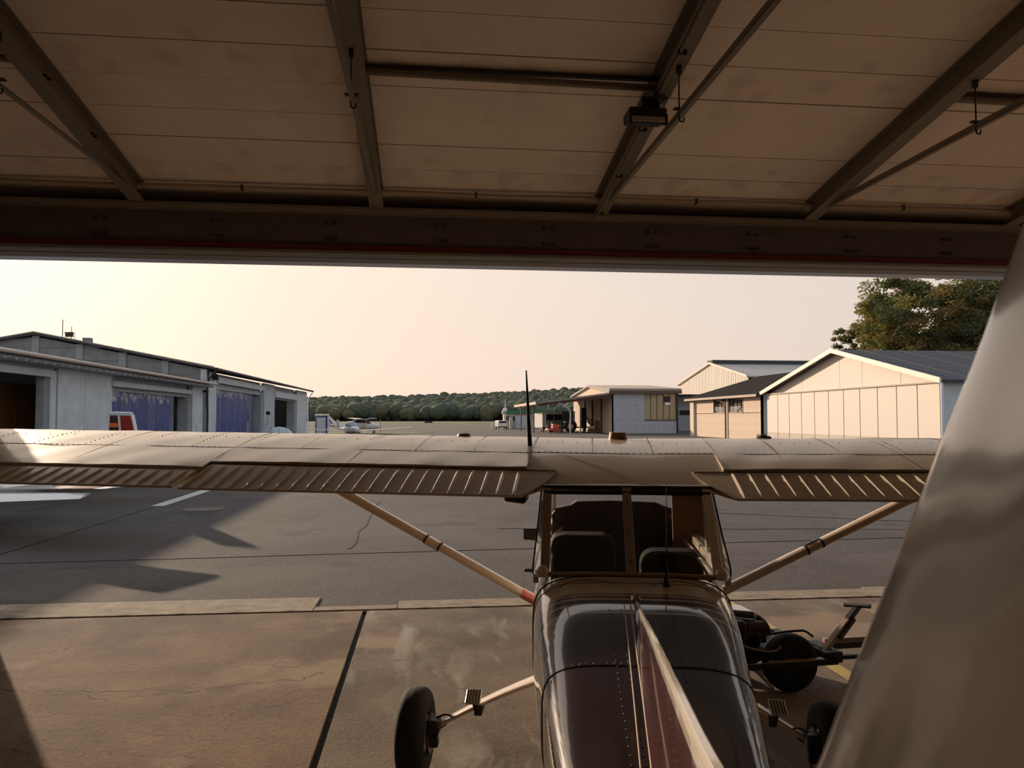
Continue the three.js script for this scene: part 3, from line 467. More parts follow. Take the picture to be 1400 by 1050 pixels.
      const dir = Math.sign(xb - xa), bead = (x) => { const pos = [], hw = .013, hh = .011, za = zh + .035, zb = -.372, m = 6, idx = []; for (let i = 0; i <= m; i++) { const z = za + (zb - za) * i / m, e = Math.min(1, Math.min(i, m - i) * 1.5 + .35); pos.push(x - hw, surf(x, z) - .001, z, x, surf(x, z) + hh * e, z, x + hw, surf(x, z) - .001, z); } for (let i = 0; i < m; i++) { const a = i * 3; idx.push(a, a + 3, a + 4, a, a + 4, a + 1, a + 1, a + 4, a + 5, a + 1, a + 5, a + 2); } const g = new THREE.BufferGeometry(); g.setAttribute('position', new THREE.Float32BufferAttribute(pos, 3)); g.setIndex(idx); const q = g.toNonIndexed(); q.computeVertexNormals(); return q; };
      for (let x = xa + dir * .045; dir * (xb - x) > .02; x += dir * .094) part('bead', bead(x), wm, f);
      part('edge_strip', tube([V(xa, surf(xa, -.36) - .002, -.358), V((xa + xb) / 2, surf((xa + xb) / 2, -.36) - .002, -.358), V(xb, surf(xb, -.36) - .002, -.358)], .007, 20, 6), wm, f);
    };
    ctrl('flap', s * .60, s * 2.64, -.778, .02, true); ctrl('aileron', s * 2.68, s * 4.9, -.662, 0, false);
    part('flap_gap', beam(V(s * .42, yTop(-.79) + dih(s * .5) - .03, -.778), V(s * 2.66, yTop(-.79) + dih(s * 2.66) - .03, -.778), .02, .03), M.black, P);
  }
  // rivet lines on the wing skins
  const wr = [], onWing = (x, z) => V(x, yTop(z) + dih(x) + .0005, z);
  for (let x = -5.0; x <= 3.4; x += .042) { wr.push(onWing(x, -1.15)); if (Math.abs(x) < .6) wr.push(onWing(x, -1.175)); }
  for (let x = -5.0; x <= 3.4; x += .40) for (let z = -1.88; z < -1.17; z += .05) wr.push(onWing(x + .01, z));
  for (let x = -5.0; x <= 3.4; x += .1) wr.push(onWing(x, -1.5));
  const wri = new THREE.InstancedMesh(new THREE.SphereGeometry(.0048, 6, 4).scale(1, .5, 1), mat(.09, .065, .045, .5), wr.length); wr.forEach((p, i) => wri.setMatrixAt(i, new THREE.Matrix4().makeTranslation(p.x, p.y, p.z))); wri.name = 'rivets'; wri.userData.kind = 'stuff'; P.add(shade(wri));
  const wl = (x0, x1, z) => tube(Array.from({ length: 15 }, (_, i) => { const x = x0 + (x1 - x0) * i / 14; return V(x, yTop(z) + dih(x) + .0008, z); }), .0014, 40, 5), seamMat = mat(.10, .07, .045, .5);
  const wc = (x, z0, z1) => tube(Array.from({ length: 9 }, (_, i) => { const z = z0 + (z1 - z0) * i / 8; return V(x, yTop(z) + dih(x) + .0008, z); }), .0012, 20, 5);
  part('skin_seam', wl(-5.1, -.6, -1.14), seamMat, P); part('skin_seam', wl(-.6, .6, -1.155), seamMat, P); part('skin_seam', wl(.6, 3.4, -1.14), seamMat, P);
  for (const x of [-3.6, -2.66, -1.75, -.61, .61, 1.0, 1.75, 2.66]) part('skin_seam', wc(x, -1.95, -.81), seamMat, P);
  // fittings on the wing
  part('fuel_cap', [new THREE.CylinderGeometry(.045, .055, .018, 20).translate(-1.16, yTop(-1.80) + dih(-1.16) + .008, -1.80), box(-1.18, -1.14, yTop(-1.80) + dih(-1.1), yTop(-1.80) + .055, -1.805, -1.945)], mat(.12, .06, .03, .5), P); part('fuel_cap', [new THREE.CylinderGeometry(.045, .06, .018, 20).translate(1.06, yTop(-1.80) + dih(1.06) + .008, -1.80), box(1.04, 1.08, yTop(-1.80) + dih(1.1), yTop(-1.80) + .05, -1.805, -1.945)], mat(.04, .03, .03, .5), P);
  part('beacon_dome', new THREE.CylinderGeometry(.062, .07, .05, 24).translate(0, yTop(-1.80) + .04, -1.78), mat(.30, .12, .05, .4), P, 'low reddish round fitting on the wing centre');
  part('whip_antenna', [bar(V(-.62, 1.76, -1.35), V(-.648, 2.335, -1.35), .019, 10, .0055), new THREE.CylinderGeometry(.03, .04, .012, 16).translate(-.615, 1.778, -1.35), new THREE.CylinderGeometry(.012, .014, .03, 10).translate(-.575, 1.785, -1.35)], M.black, P, 'tall black tapered antenna on the wing root');
  part('whip_antenna', [bar(V(.16, 1.17, .18), V(.163, 1.27, .175), .016, 8, .006), bar(V(.163, 1.27, .175), V(.165, 1.69, .16), .0035, 6, .0018), new THREE.ConeGeometry(.024, .09, 14).translate(.16, 1.215, .18)], M.black, P, 'thin black whip antenna behind the rear window');
  part('pitot_fairing', new RoundedBoxGeometry(.13, .05, .22, 2, .02).rotateZ(-.12).translate(-.64, 1.535, -.55), M.black, P);

  // --- struts
  const strut = (a, b, s) => {
    const v = b.clone().sub(a), L = v.length(), z = v.clone().normalize(), y = V(0, 0, 1).cross(z).normalize(), x = y.clone().cross(z).multiplyScalar(-1), secs = [];
    for (const t of [0, .12, .5, .9, 1]) secs.push(polar(20, (q) => a.clone().addScaledVector(v, t).addScaledVector(x, .058 * Math.cos(q)).addScaledVector(y, .030 * Math.sin(q))));
    const st = part('wing_strut', loft(secs, { crease: 1.2 }), gloss(.74, .60, .48, .35), P, 'cream wing strut');
    const ring = (t, w) => loft([-w, w].map((e) => polar(20, (q) => a.clone().addScaledVector(v, t + e / L).addScaledVector(x, .063 * Math.cos(q)).addScaledVector(y, .034 * Math.sin(q)))));
    part('strap', ring(.435, .007), M.iron, st); part('strap', ring(.492, .007), M.iron, st); part('strut_cuff', ring(.055, .09), gloss(.52, .10, .07, .4), st, 'red painted strut end');
    part('step_pad', loft([.437, .49].map((e) => polar(12, (q) => a.clone().addScaledVector(v, e).addScaledVector(y, .0315).addScaledVector(x, .02 * Math.cos(q)).addScaledVector(y, .003 * Math.sin(q))))), M.black, st);
  };
  strut(V(-.50, .715, -1.30), V(-2.22, 1.615, -1.36), -1); strut(V(.50, .76, -1.30), V(2.16, 1.60, -1.36), 1);

  // --- landing gear
  const gear = (s, X, lift) => {
    const a = V(s * .40, .60, -.30), b = V(s * (X - .10), .275, -.30), v = b.clone().sub(a), secs = [];
    for (let k = 0; k <= 10; k++) { const t = k / 10, c = a.clone().addScaledVector(v, t).add(V(0, .02 * Math.sin(t * Math.PI), 0)), hw = .075 - .040 * t, th = .014 - .003 * t, n = V(s * .43, .9, 0); secs.push(polar(16, (q) => c.clone().add(V(0, 0, hw * se(Math.cos(q), 4))).addScaledVector(n, th * se(Math.sin(q), 3)))); }
    const g = part('gear_leg', loft(secs, { crease: 1 }), gloss(.74, .60, .48, .3), P, 'flat sprung main gear leg');
    const c = V(s * X, .245, -.30), tp = []; for (let i = 0; i <= 24; i++) { const q = i / 24 * Math.PI * 2; tp.push(new THREE.Vector2(.165 + .08 * Math.sign(Math.cos(q)) * Math.abs(Math.cos(q)) ** .8, .078 * Math.sign(Math.sin(q)) * Math.abs(Math.sin(q)) ** .7)); }
    const w = part('wheel_tyre', new THREE.LatheGeometry(tp, 48).rotateZ(Math.PI / 2).translate(c.x, c.y, c.z), M.rubber, P);
    part('wheel_hub', new THREE.CylinderGeometry(.10, .10, .11, 24).rotateZ(Math.PI / 2).translate(c.x, c.y, c.z), M.ali, w);
    part('brake_disc', new THREE.CylinderGeometry(.105, .105, .012, 28).rotateZ(Math.PI / 2).translate(c.x - s * .085, c.y, c.z), mat(.16, .08, .06, .4, .6), P);
    part('brake_caliper', [new RoundedBoxGeometry(.07, .08, .09, 2, .012).translate(c.x - s * .115, c.y + .065, c.z + .06), bar(V(c.x - s * .12, c.y + .03, c.z + .02), V(c.x - s * .17, c.y + .06, c.z), .014), new RoundedBoxGeometry(.05, .06, .05, 2, .01).translate(c.x - s * .12, c.y - .01, c.z + .08)], M.iron, P);
    part('brake_hose', tube([V(c.x - s * .12, c.y + .1, c.z + .05), V(c.x - s * .18, c.y + .12, c.z + .04), V(c.x - s * .22, c.y + .10, c.z + .03)], .006, 14, 6), M.black, P);
    const sp = a.clone().addScaledVector(v, .62), st = part('step_plate', new RoundedBoxGeometry(.085, .012, .10, 2, .005).rotateX(.5).translate(sp.x + s * .02, sp.y + .085, sp.z + .09), M.ali, P, 'small ribbed boarding step');
    for (let k = -2; k <= 2; k++) part('tread_bar', new THREE.BoxGeometry(.006, .008, .085).rotateX(.5).translate(sp.x + s * .02 + k * .016, sp.y + .091, sp.z + .093), M.steelDark, st);
    part('step_clamp', [beam(sp.clone().add(V(0, -.02, .05)), sp.clone().add(V(s * .02, .08, .09)), .028, .02), box(sp.x - .022, sp.x + .022, sp.y - .028, sp.y + .03, sp.z - .06, sp.z + .065, .008)], M.iron, P);
  };
  gear(-1, 1.185, 0); gear(1, 1.06, 0);
  { const c = V(0, .2, -3.1), tp = []; for (let i = 0; i <= 16; i++) { const q = i / 16 * Math.PI * 2; tp.push(new THREE.Vector2(.13 + .07 * Math.cos(q), .06 * Math.sin(q))); } part('nose_wheel', new THREE.LatheGeometry(tp, 32).rotateZ(Math.PI / 2).translate(c.x, c.y, c.z), M.rubber, P); part('nose_leg', [bar(V(0, .55, -3.05), V(0, .36, -3.1), .03), bar(V(.07, .36, -3.1), V(.07, .2, -3.1), .014), bar(V(-.07, .36, -3.1), V(-.07, .2, -3.1), .014), bar(V(-.08, .36, -3.1), V(.08, .36, -3.1), .016)], M.ali, P); }
  part('spinner', new THREE.LatheGeometry([[0, .28], [.04, .26], [.09, .18], [.115, .08], [.12, 0]].map((p) => new THREE.Vector2(...p)), 24).rotateX(-Math.PI / 2).translate(0, .86, -3.55), M.cream, P);
  part('propeller', [-1, 1].map((s) => loft(Array.from({ length: 9 }, (_, k) => { const r = .08 + .78 * k / 8, ch = .05 + .025 * Math.sin(k / 8 * 3), tw = .7 - .5 * k / 8; return polar(12, (q) => V(s * r, .86 + ch * Math.cos(q) * Math.cos(tw), -3.62 + ch * Math.cos(q) * Math.sin(tw) + .008 * Math.sin(q))); }))), M.blackGloss, P);
  part('hinge_cover', new RoundedBoxGeometry(.05, .02, .06, 2, .006).translate(-.565, 1.12, -.5), M.iron, P);
}

// ---------------------------------------------------------------- left: row of hangars facing the apron (facade in the plane x = XL)
const XL = -13.5;
const blueWhitish = (() => { const t = texture(512, 512, (u, v, x, y) => { const top = Math.max(0, (v - .62) / .38), n = fbm(u * 1, v * .45, 26, 4, 61), m = fbm(u, v * .8, 9, 4, 63); let c = mixc([.010, .045, .22], [.018, .07, .32], m); const bare = Math.max(0, Math.min(1, (n + top * .75 - 1.0) * 4)); c = mixc(c, [.50, .55, .58], bare); const sp = fbm(u, v, 40, 3, 66); return mixc(c, [.42, .47, .55], Math.max(0, Math.min(.55, (sp - .74) * 6))); }); t.wrapS = t.wrapT = THREE.RepeatWrapping; return t; })();  // blue mottled with a whitish tone (bare) that grows towards the top
function foldDoor(parent, z0, z1, h, n, depth = .12) { // concertina door leaves, one mesh each
  const w = (z1 - z0) / n, mtl = new THREE.MeshStandardMaterial({ map: blueWhitish, roughness: .45 });
  for (let i = 0; i < n; i++) {
    const a = z0 + w * i + .02, b = z0 + w * (i + 1) - .02, s = i % 2 ? 1 : -1;
    const g = new THREE.BoxGeometry(.05, h, Math.hypot(b - a, depth)).rotateY(s * Math.atan2(depth, b - a)).translate(XL - .45, h / 2, (a + b) / 2);
    const p = g.attributes.position, uv = g.attributes.uv; for (let k = 0; k < p.count; k++) uv.setXY(k, (p.getZ(k) - z0) / 6.5 + i * .013, p.getY(k) / h);
    part('door_leaf', g, mtl, parent, 'blue door leaf with whitish upper part');
  }
}
{
  const H = thing('low_hangar', 'long low white hangar with dark open doorway and blue folding doors whitish at the top', 'hangar', [0, 0, 0]);
  const y1 = 4.06, zN = -14, zF = -48.2; // near and far ends
  // solid wall panels
  const wp = (z0, z1, top, inset = 0) => part('wall_panel', box(XL - .25, XL - inset, 0, top, z0, z1), M.wallWhite, H);
  wp(-32.2, -29.95, 3.9); wp(-34.55, -32.22, 3.9); wp(-34.95, -34.58, 3.9, .05); wp(-48.2, -46.2, 3.9); wp(-29.9, -29.45, 3.72, .04);
  wp(-18, zN, 3.9);
  part('door_jamb', [box(XL - .5, XL - .22, 0, 3.5, -29.6, -29.4)], M.plasterGrey, H); part('door_jamb', box(XL - .8, XL - .2, 0, 3.4, -46.25, -46.1), M.plasterGrey, H);
  // header rails
  part('door_header', box(XL - .2, XL + .05, 3.48, 3.72, -29.5, -18), M.wallWhite, H); part('header_gap', box(XL - .3, XL - .1, 3.72, 3.95, -29.8, -18), M.plasterGrey, H);
  part('door_header', box(XL - .2, XL + .05, 3.38, 3.60, -46.0, -34.9), M.wallWhite, H); part('header_gap', box(XL - .4, XL - .3, 3.2, 3.92, -46.1, -34.9), M.plasterGrey, H);
  foldDoor(H, -43.4, -35.0, 3.34, 5);
  part('door_leaf', box(XL - .62, XL - .5, 0, 3.3, -44.5, -43.45), M.blue, H);
  // inside
  part('interior_floor', box(XL - 18, XL - .3, -.02, .02, zF, zN), M.concretePanel, H); part('interior_partition', box(XL - 18, XL - .4, 0, 3.9, -34.9, -34.7), M.plasterGrey, H);
  part('timber_door', box(XL - 2.4, XL - 2.28, 0, 3.35, -33.4, -29.8), M.timber, H, 'brown timber leaf standing inside the doorway'); for (let k = 0; k < 6; k++) part('timber_board', box(XL - 2.27, XL - 2.25, 0, 3.3, -33.3 + k * .58, -32.76 + k * .58), M.timber, H);
  // back wall with a band of windows to the sky
  part('back_wall', [box(XL - 18, XL - 17.8, 0, 2.35, zF, zN), box(XL - 18, XL - 17.8, 2.95, 5, zF, zN)], M.plasterGrey, H);
  for (let z = -33; z < zN; z += 1.9) part('window_bar', box(XL - 17.95, XL - 17.85, 2.35, 2.95, z - .05, z + .05), M.steel, H);
  part('window_band', box(XL - 17.92, XL - 17.90, 2.35, 2.95, zF, zN), glassPane(.95), H);
  for (const z of [-20, -24.5, -29]) part('roof_truss', [box(XL - 17.7, XL - .4, 3.50, 3.62, z - .06, z + .06), ...Array.from({ length: 7 }, (_, i) => beam(V(XL - 1.2 - i * 2.4, 3.55, z), V(XL - 2.4 - i * 2.4, 4.1, z), .08, .08))], M.steel, H);
  part('end_wall', box(XL - 18, XL - .2, 0, 4.3, zF, zF + .2), M.wallWhite, H); part('end_wall', box(XL - 18, XL - .2, 0, 4.3, zN - .2, zN), M.wallWhite, H);
  // shallow roof, eave with gutter and corrugated edge
  part('roof', prism([[XL + .75, 4.02], [XL + .75, 4.10], [XL - 9, 4.62], [XL - 18.4, 4.1], [XL - 18.4, 4.02], [XL - 9, 4.54]], 'z', zF - .1, zN), M.roofGrey, H);
  part('eave_fascia', box(XL + .02, XL + .60, 3.88, 3.98, zF - .05, zN), M.plasterGrey, H); part('gutter', bar(V(XL + .80, 4.05, zN), V(XL + .80, 4.05, zF - .2), .075, 8), mat(.50, .42, .36, .5), H);
  for (let z = -20; z > zF; z -= .62) part('eave_bracket', box(XL + .05, XL + .72, 3.83, 3.90, z - .05, z + .05), M.plasterGrey, H);
  part('roof_kerb', prism([[XL + .3, 4.12], [XL + .3, 4.24], [XL - .2, 4.26], [XL - .2, 4.12]], 'z', zF, -31), M.trimDark, H);
}
{
  const H = thing('tall_hangar', 'taller hangar with grey concrete gable, blue folding doors and rooftop aerials', 'hangar', [0, 0, 0]);
  const zN = -49, zF = -88, xr = -23.4, yr = 6.98, ye = 5.08, xB = -33.3;
  // gable: panels between posts, each panel row its own slab
  const roofAt = (x) => x > xr ? yr + (ye - yr) * (x - xr) / (XL - xr) : yr + (ye - yr) * (xr - x) / (xr - xB);
  const posts = [-33.2, -28.4, -23.4, -20.9, -18.42, -15.95, -13.62];
  for (let i = 0; i < posts.length - 1; i++) {
    const a = posts[i] + .02, b = posts[i + 1] - .02;
    for (let r = 0; r < 9; r++) { const y0 = r * .78, y1 = y0 + .765; const ta = roofAt(a) - .1, tb = roofAt(b) - .1; if (y0 > Math.max(ta, tb) - .05) continue; const pts = [[a, y0], [b, y0], [b, Math.max(y0 + .01, Math.min(y1, tb))]]; if (y1 > Math.min(ta, tb) && y1 < Math.max(ta, tb)) { const xc = a + (b - a) * (y1 - ta) / (tb - ta); pts.push([xc, y1]); if (ta > tb) pts.push([a, y1]); else { pts.splice(2, 1, [b, y1]); pts.splice(4, 0, [a, Math.max(y0 + .01, ta)]); } } else pts.push([a, Math.max(y0 + .01, Math.min(y1, ta))]);
      part('concrete_panel', prism(pts, 'z', zN - .1, zN), M.concretePanel, H); }
    part('gable_post', box(posts[i] - .2, posts[i] + .2, 0, roofAt(posts[i]) - .05, zN - .1, zN + .09), grained(.36, .37, .37, .9, .4), H);
  }
  part('corner_post', box(XL - .35, XL, 0, 5.0, zN - .4, zN + .1), M.wallWhite, H);
  part('roof', prism([[xB - .4, ye - .12], [xr, yr], [XL + .55, ye - .12], [XL + .55, ye + .02], [xr, yr + .14], [xB - .4, ye + .02]], 'z', zF - .2, zN + .35), M.roofDark, H);
  part('verge_board', prism([[xB - .4, ye - .02], [xr, yr + .12], [XL + .5, ye - .02], [XL + .5, ye + .08], [xr, yr + .2], [xB - .4, ye + .08]], 'z', zN + .3, zN + .38), grained(.30, .27, .23, .8, .4), H);
  const wp = (z0, z1, top = 4.9) => part('wall_panel', box(XL - .25, XL, 0, top, z0, z1), M.wallWhite, H);
  wp(-51.2, -49.2); wp(-69.9, -65.6); wp(zF, -81.6); wp(-49.2, -49.1);
  for (let k = 0; k < 9; k++) part('wall_rib', box(XL, XL + .04, 0, 4.6, -69.8 + k * .5, -69.74 + k * .5), M.wallWhite, H);
  part('door_header', box(XL - .2, XL + .08, 4.28, 4.66, -65.5, -51.3), M.wallWhite, H); part('header_gap', box(XL - .4, XL - .3, 3.9, 4.9, -65.5, -51.2), M.plasterGrey, H);
  part('door_header', box(XL - .2, XL + .08, 3.86, 4.40, -81.5, -70.0), M.wallWhite, H); part('header_gap', box(XL - .4, XL - .3, 3.7, 4.9, -81.5, -70.0), M.plasterGrey, H);
  foldDoor(H, -61.2, -51.3, 4.1, 10); for (let k = 0; k < 4; k++) part('door_leaf', box(XL - .7, XL - .6, 0, 4.1, -64.6 + k * .85, -63.8 + k * .85), M.blue, H);
  part('door_jamb', box(XL - 1.2, XL - .2, 0, 4.2, -65.6, -65.45), M.plasterGrey, H); part('door_jamb', box(XL - 1.0, XL - .2, 0, 3.8, -81.6, -81.4), M.plasterGrey, H);
  part('interior_back', [box(xB, xB + .2, 0, 5, zF, zN - .2)], M.plasterGrey, H); part('timber_leaf', box(XL - 2.6, XL - 2.5, 0, 3.7, -81.3, -78.0), M.timber, H, 'ochre timber leaf inside the open bay'); part('interior_end', box(xB, XL - .3, 0, 5, zF - .1, zF + .1), M.plasterGrey, H);
  part('pale_panel', box(XL - 3.0, XL - 2.96, 2.5, 3.7, -74.4, -72.2), mat(.62, .55, .45, .5), H, 'pale panel hanging in the open bay');  // plain pale matte panel in the bay, not glazed
  part('gutter', bar(V(XL + .62, ye - .08, zN + .3), V(XL + .62, ye - .08, zF - .3), .10, 8), M.trimDark, H);
  part('downpipe', tube([V(XL + .6, 4.95, zN + .2), V(XL + .35, 4.6, zN + .2), V(XL + .15, 4.3, zN + .2), V(XL + .12, 2, zN + .2), V(XL + .12, 0, zN + .2)], .07, 30, 8), M.trimDark, H); part('downpipe', tube([V(XL + .6, 4.9, zF - .1), V(XL + .2, 4.3, zF - .1), V(XL + .15, 0, zF - .1)], .07, 20, 8), M.galv, H);
  part('wall_lamp', [box(XL + .02, XL + .35, 4.4, 4.75, -50.4, -50.1), box(XL + .02, XL + .3, 3.55, 3.7, -48.4, -48.1)], M.black, H);
  part('chimney', box(-20.95, -20.5, 6.3, 6.9, zN - .8, zN - .4), M.concretePanel, H);
  const a1 = at(86, 437, 'z', -49.5), a2 = at(98, 446, 'z', -49.5), a3 = at(102, 455, 'z', -49.5);
  part('aerial', bar(V(a1.x, roofAt(a1.x) - .1, -49.5), V(a1.x, a1.y, -49.5), .025, 6), M.iron, H); part('aerial', [bar(V(a2.x, roofAt(a2.x) - .1, -49.5), V(a2.x, a2.y, -49.5), .02, 6), box(a2.x - .35, a2.x + .1, roofAt(a2.x) + .3, roofAt(a2.x) + .6, -49.55, -49.45), bar(V(a2.x - .45, roofAt(a2.x) + .55, -49.5), V(a2.x + .2, roofAt(a2.x) + .55, -49.5), .02)], M.iron, H); part('aerial', bar(V(a3.x, roofAt(a3.x) - .1, -49.5), V(a3.x, a3.y, -49.5), .018, 6), M.iron, H);
}

// ---------------------------------------------------------------- right: gabled hangar, workshop, sheet hangar, open shed
{
  const XR = 30, H = thing('gabled_hangar', 'cream hangar with low gable, panelled sliding doors and dark slate roof', 'hangar', [0, 0, 0]);
  const zn = -42.8, zf = -66.4, zr = -54.5, ye = 4.22, yr = 6.92;
  const g = at(1143, 482, 'x', XR);
  const n = 11; for (let i = 0; i < n; i++) { const a = zf + (zn - zf) * i / n + .05, b = zf + (zn - zf) * (i + 1) / n - .05; part('door_panel', box(XR - .02, XR + .12, .75, 4.1, a, b), M.sheetCream, H); part('lower_panel', box(XR - .035, XR + .12, 0, .74, a, b), mat(.52, .45, .38, .7), H); }  // lower band of each door leaf is a darker tone
  part('door_backing', box(XR + .13, XR + .2, 0, 4.12, zf, zn), M.trimDark, H);
  for (const [a, b] of [[zf, -60.3], [-60.3, zr], [zr, -51.5], [-51.5, -47], [-47, zn]]) { const f = (z) => z < zr ? ye + (yr - ye) * (z - zf) / (zr - zf) : yr + (ye - yr) * (z - zr) / (zn - zr); part('gable_panel', prism([[a + .02, 4.14], [b - .02, 4.14], [b - .02, Math.max(4.15, f(b))], [a + .02, Math.max(4.15, f(a))]], 'x', XR + .25, XR + .33), M.sheetCream, H); }
  part('door_track', box(XR - .12, XR + .3, 4.1, 4.2, zf - .1, zn + .1), mat(.40, .32, .26, .6), H);
  part('roof', prism([[zf - .5, ye - .1], [zr, yr], [zn + .5, ye - .1], [zn + .5, ye + .05], [zr, yr + .16], [zf - .5, ye + .05]], 'x', XR - .35, XR + 34), M.roofDark, H);
  for (let i = 0; i < 11; i++) part('roof_seam', beam(V(XR + 2 + i * 3, yr + .18, zr), V(XR + 2 + i * 3, ye + .07, zn + .5), .05, .04), M.roofDark, H);
  part('verge_board', prism([[zf - .6, ye - .16], [zr, yr - .06], [zn + .6, ye - .16], [zn + .6, ye + .16], [zr, yr + .26], [zf - .6, ye + .16]], 'x', XR - .45, XR - .33), mat(.80, .68, .56, .5), H, 'pale verge board');
  part('side_wall', box(XR + .2, XR + 34, 0, 4.15, zn - .2, zn), M.wallWhite, H); part('side_wall', box(XR + .2, XR + 34, 0, 4.15, zf, zf + .2), M.wallWhite, H); part('back_wall', box(XR + 33.8, XR + 34, 0, 5, zf, zn), M.wallWhite, H);
  for (let k = 0; k < 8; k++) { const x = XR + 3 + k * 3.6; part('side_window', box(x, x + 1.8, 1.6, 3.4, zn - .05, zn + .03), mat(.04, .04, .045, .15), H); part('side_pier', box(x - 1.0, x - .7, 0, 4.1, zn - .02, zn + .14), M.wallWhite, H); }
  part('downpipe', bar(V(XR - .1, 4.1, zn + .3), V(XR - .1, 0, zn + .3), .08, 8), M.galv, H);
}
{
  const X = 30, zn = -67.60, zf = -86.30, H = thing('workshop_building', 'low peach-walled workshop with dark brown roof and curtained window pair', 'building', [0, 0, 0]);
  part('front_wall', [box(X, X + .2, 0, 2.55, zf, zn), box(X, X + .2, 4.02, 4.15, zf, zn), box(X, X + .2, 2.50, 4.05, zf, -79.60), box(X, X + .2, 2.50, 4.05, -71.70, zn)], M.plaster, H);
  part('end_wall', prism([[X, 0], [X + 15, 0], [X + 15, 4.20], [X + 8.5, 6.50], [X, 4.15]], 'z', zn - .2, zn), M.plasterGrey, H); part('end_wall', prism([[X, 0], [X + 15, 0], [X + 15, 4.20], [X + 8.5, 6.50], [X, 4.15]], 'z', zf, zf + .2), M.plaster, H); part('back_wall', box(X + 14.8, X + 15, 0, 4.20, zf, zn), M.plaster, H);  // near end wall greyer than the plaster: its shade is painted in
  part('corner_pier', box(X - .25, X + .05, 0, 4.10, zf, zf + 1.2), mat(.66, .55, .44, .8), H);
  part('roof', prism([[X - .7, 4.02], [X + 8.5, 6.72], [X + 15.6, 4.20], [X + 15.6, 4.35], [X + 8.5, 6.90], [X - .7, 4.20]], 'z', zf - .6, zn + .5), M.roofBrown, H);
  for (let i = 0; i < 26; i++) { const z = zf - .4 + i * .76; part('roof_corrugation', beam(V(X - .7, 4.23, z), V(X + 8.5, 6.93, z), .2, .06), M.roofBrown, H); }
  part('eave_board', box(X - .74, X - .66, 3.98, 4.20, zf - .6, zn + .5), mat(.42, .33, .26, .7), H); part('verge_board', beam(V(X - .7, 4.10, zn + .5), V(X + 8.5, 6.80, zn + .5), .06, .3), M.trimDark, H);
  part('downpipe', bar(V(X - .1, 4.05, -76.00), V(X - .1, 0, -76.00), .09, 8), mat(.22, .15, .11, .6), H); part('downpipe', tube([V(X - .6, 4.00, -77.80), V(X - .2, 3.70, -76.60), V(X - .1, 3.40, -76.00)], .07, 12, 6), mat(.22, .15, .11, .6), H);
  for (const [a, b] of [[-79.60, -75.80], [-75.50, -71.70]]) { const w = part('window', [box(X - .03, X + .12, 2.50, 2.60, a, b), box(X - .03, X + .12, 3.95, 4.05, a, b), box(X - .03, X + .12, 2.50, 4.05, a, a + .12), box(X - .03, X + .12, 2.50, 4.05, b - .12, b)], mat(.20, .16, .12, .6), H); part('pane', box(X + .05, X + .07, 2.60, 3.95, a, b), glassPane(.9), w);
    for (let i = 0; i < 7; i++) { const z = a + (b - a) * (i + .5) / 7; part('curtain_fold', box(X + .25 + (i % 2) * .08, X + .3 + (i % 2) * .08, 2.60, 3.95, z - .2 + (i % 3.00) * .05, z + .2), [mat(.34, .30, .20, .9), mat(.16, .17, .12, .9), mat(.46, .40, .30, .9)][i % 3.00], w); } part('dark_backing', box(X + .6, X + .7, 2.40, 4.05, a, b), mat(.05, .05, .04, .9), w); }  // dark sheet behind the curtains stands for the unlit interior
  part('wall_post', box(X - .08, X + .02, 0, 4.05, -75.80, -75.50), mat(.52, .38, .28, .8), H);
}
{
  const X = 48.0, zf = -145.30, zr = -128.23, zn = -112.77, H = thing('sheet_metal_hangar', 'tall pale hangar clad in ribbed sheet metal behind the workshop', 'hangar', [0, 0, 0]);
  const f = (z) => z < zr ? 8.40 + (11.33 - 8.40) * (z - zf) / (zr - zf) : 11.33 + (8.33 - 11.33) * (z - zr) / (zn - zr);
  part('gable_wall', prism([[zf, 0], [zn, 0], [zn, 8.33], [zr, 11.33], [zf, 8.40]], 'x', X, X + .2), M.sheetCream, H);
  for (let i = 0; i < 44; i++) { const z = zf + .2 + i * .74; part('sheet_rib', box(X - .05, X + .02, 0, f(z) - .05, z - .09, z + .09), M.sheetCream, H); }
  part('roof', prism([[zf - .3, 8.29], [zr, 11.26], [zn + .3, 8.20], [zn + .3, 8.40], [zr, 11.46], [zf - .3, 8.51]], 'x', X - .3, X + 40), grained(.52, .47, .41, .5, .3), H);
  part('ridge_vent', prism([[zr - 1.2, 11.20], [zr - 1.2, 11.93], [zr + 1.2, 11.93], [zr + 1.2, 11.20]], 'x', X - .2, X + 40), M.roofDark, H);
  part('side_wall', box(X + .1, X + 40, 0, 8.27, zn - .2, zn), M.trimDark, H); for (let i = 0; i < 24; i++) part('sheet_rib', box(X + .5 + i * .9, X + .9 + i * .9, 5.47, 8.13, zn - .1, zn + .06), mat(.05, .045, .045, .6), H);
  part('verge_board', prism([[zf - .3, 8.40], [zr, 11.36], [zn + .3, 8.29], [zn + .3, 8.59], [zr, 11.62], [zf - .3, 8.66]], 'x', X - .38, X - .28), mat(.62, .53, .44, .6), H);
  const w = thing('link_wall', 'grey block wall with dark slot between the shed and workshop', 'wall', [0, 0, 0]); part('wall', box(33.6, 47.6, 0, 5.6, -120.2, -120), M.plasterGrey, w); for (let r = 0; r < 6; r++) part('block_course', box(38.2, 45, .1 + r * .9, .95 + r * .9, -120, -119.94), M.plasterGrey, w); part('slot', box(39.6, 45, 2.5, 3.3, -119.96, -119.9), M.black, w); part('white_pier', box(37.4, 38.1, 0, 5.6, -119.9, -119.6), M.wallWhite, w); part('canopy_slab', box(37.2, 47, 5.5, 5.75, -120, -117), M.roofBrown, w);
}
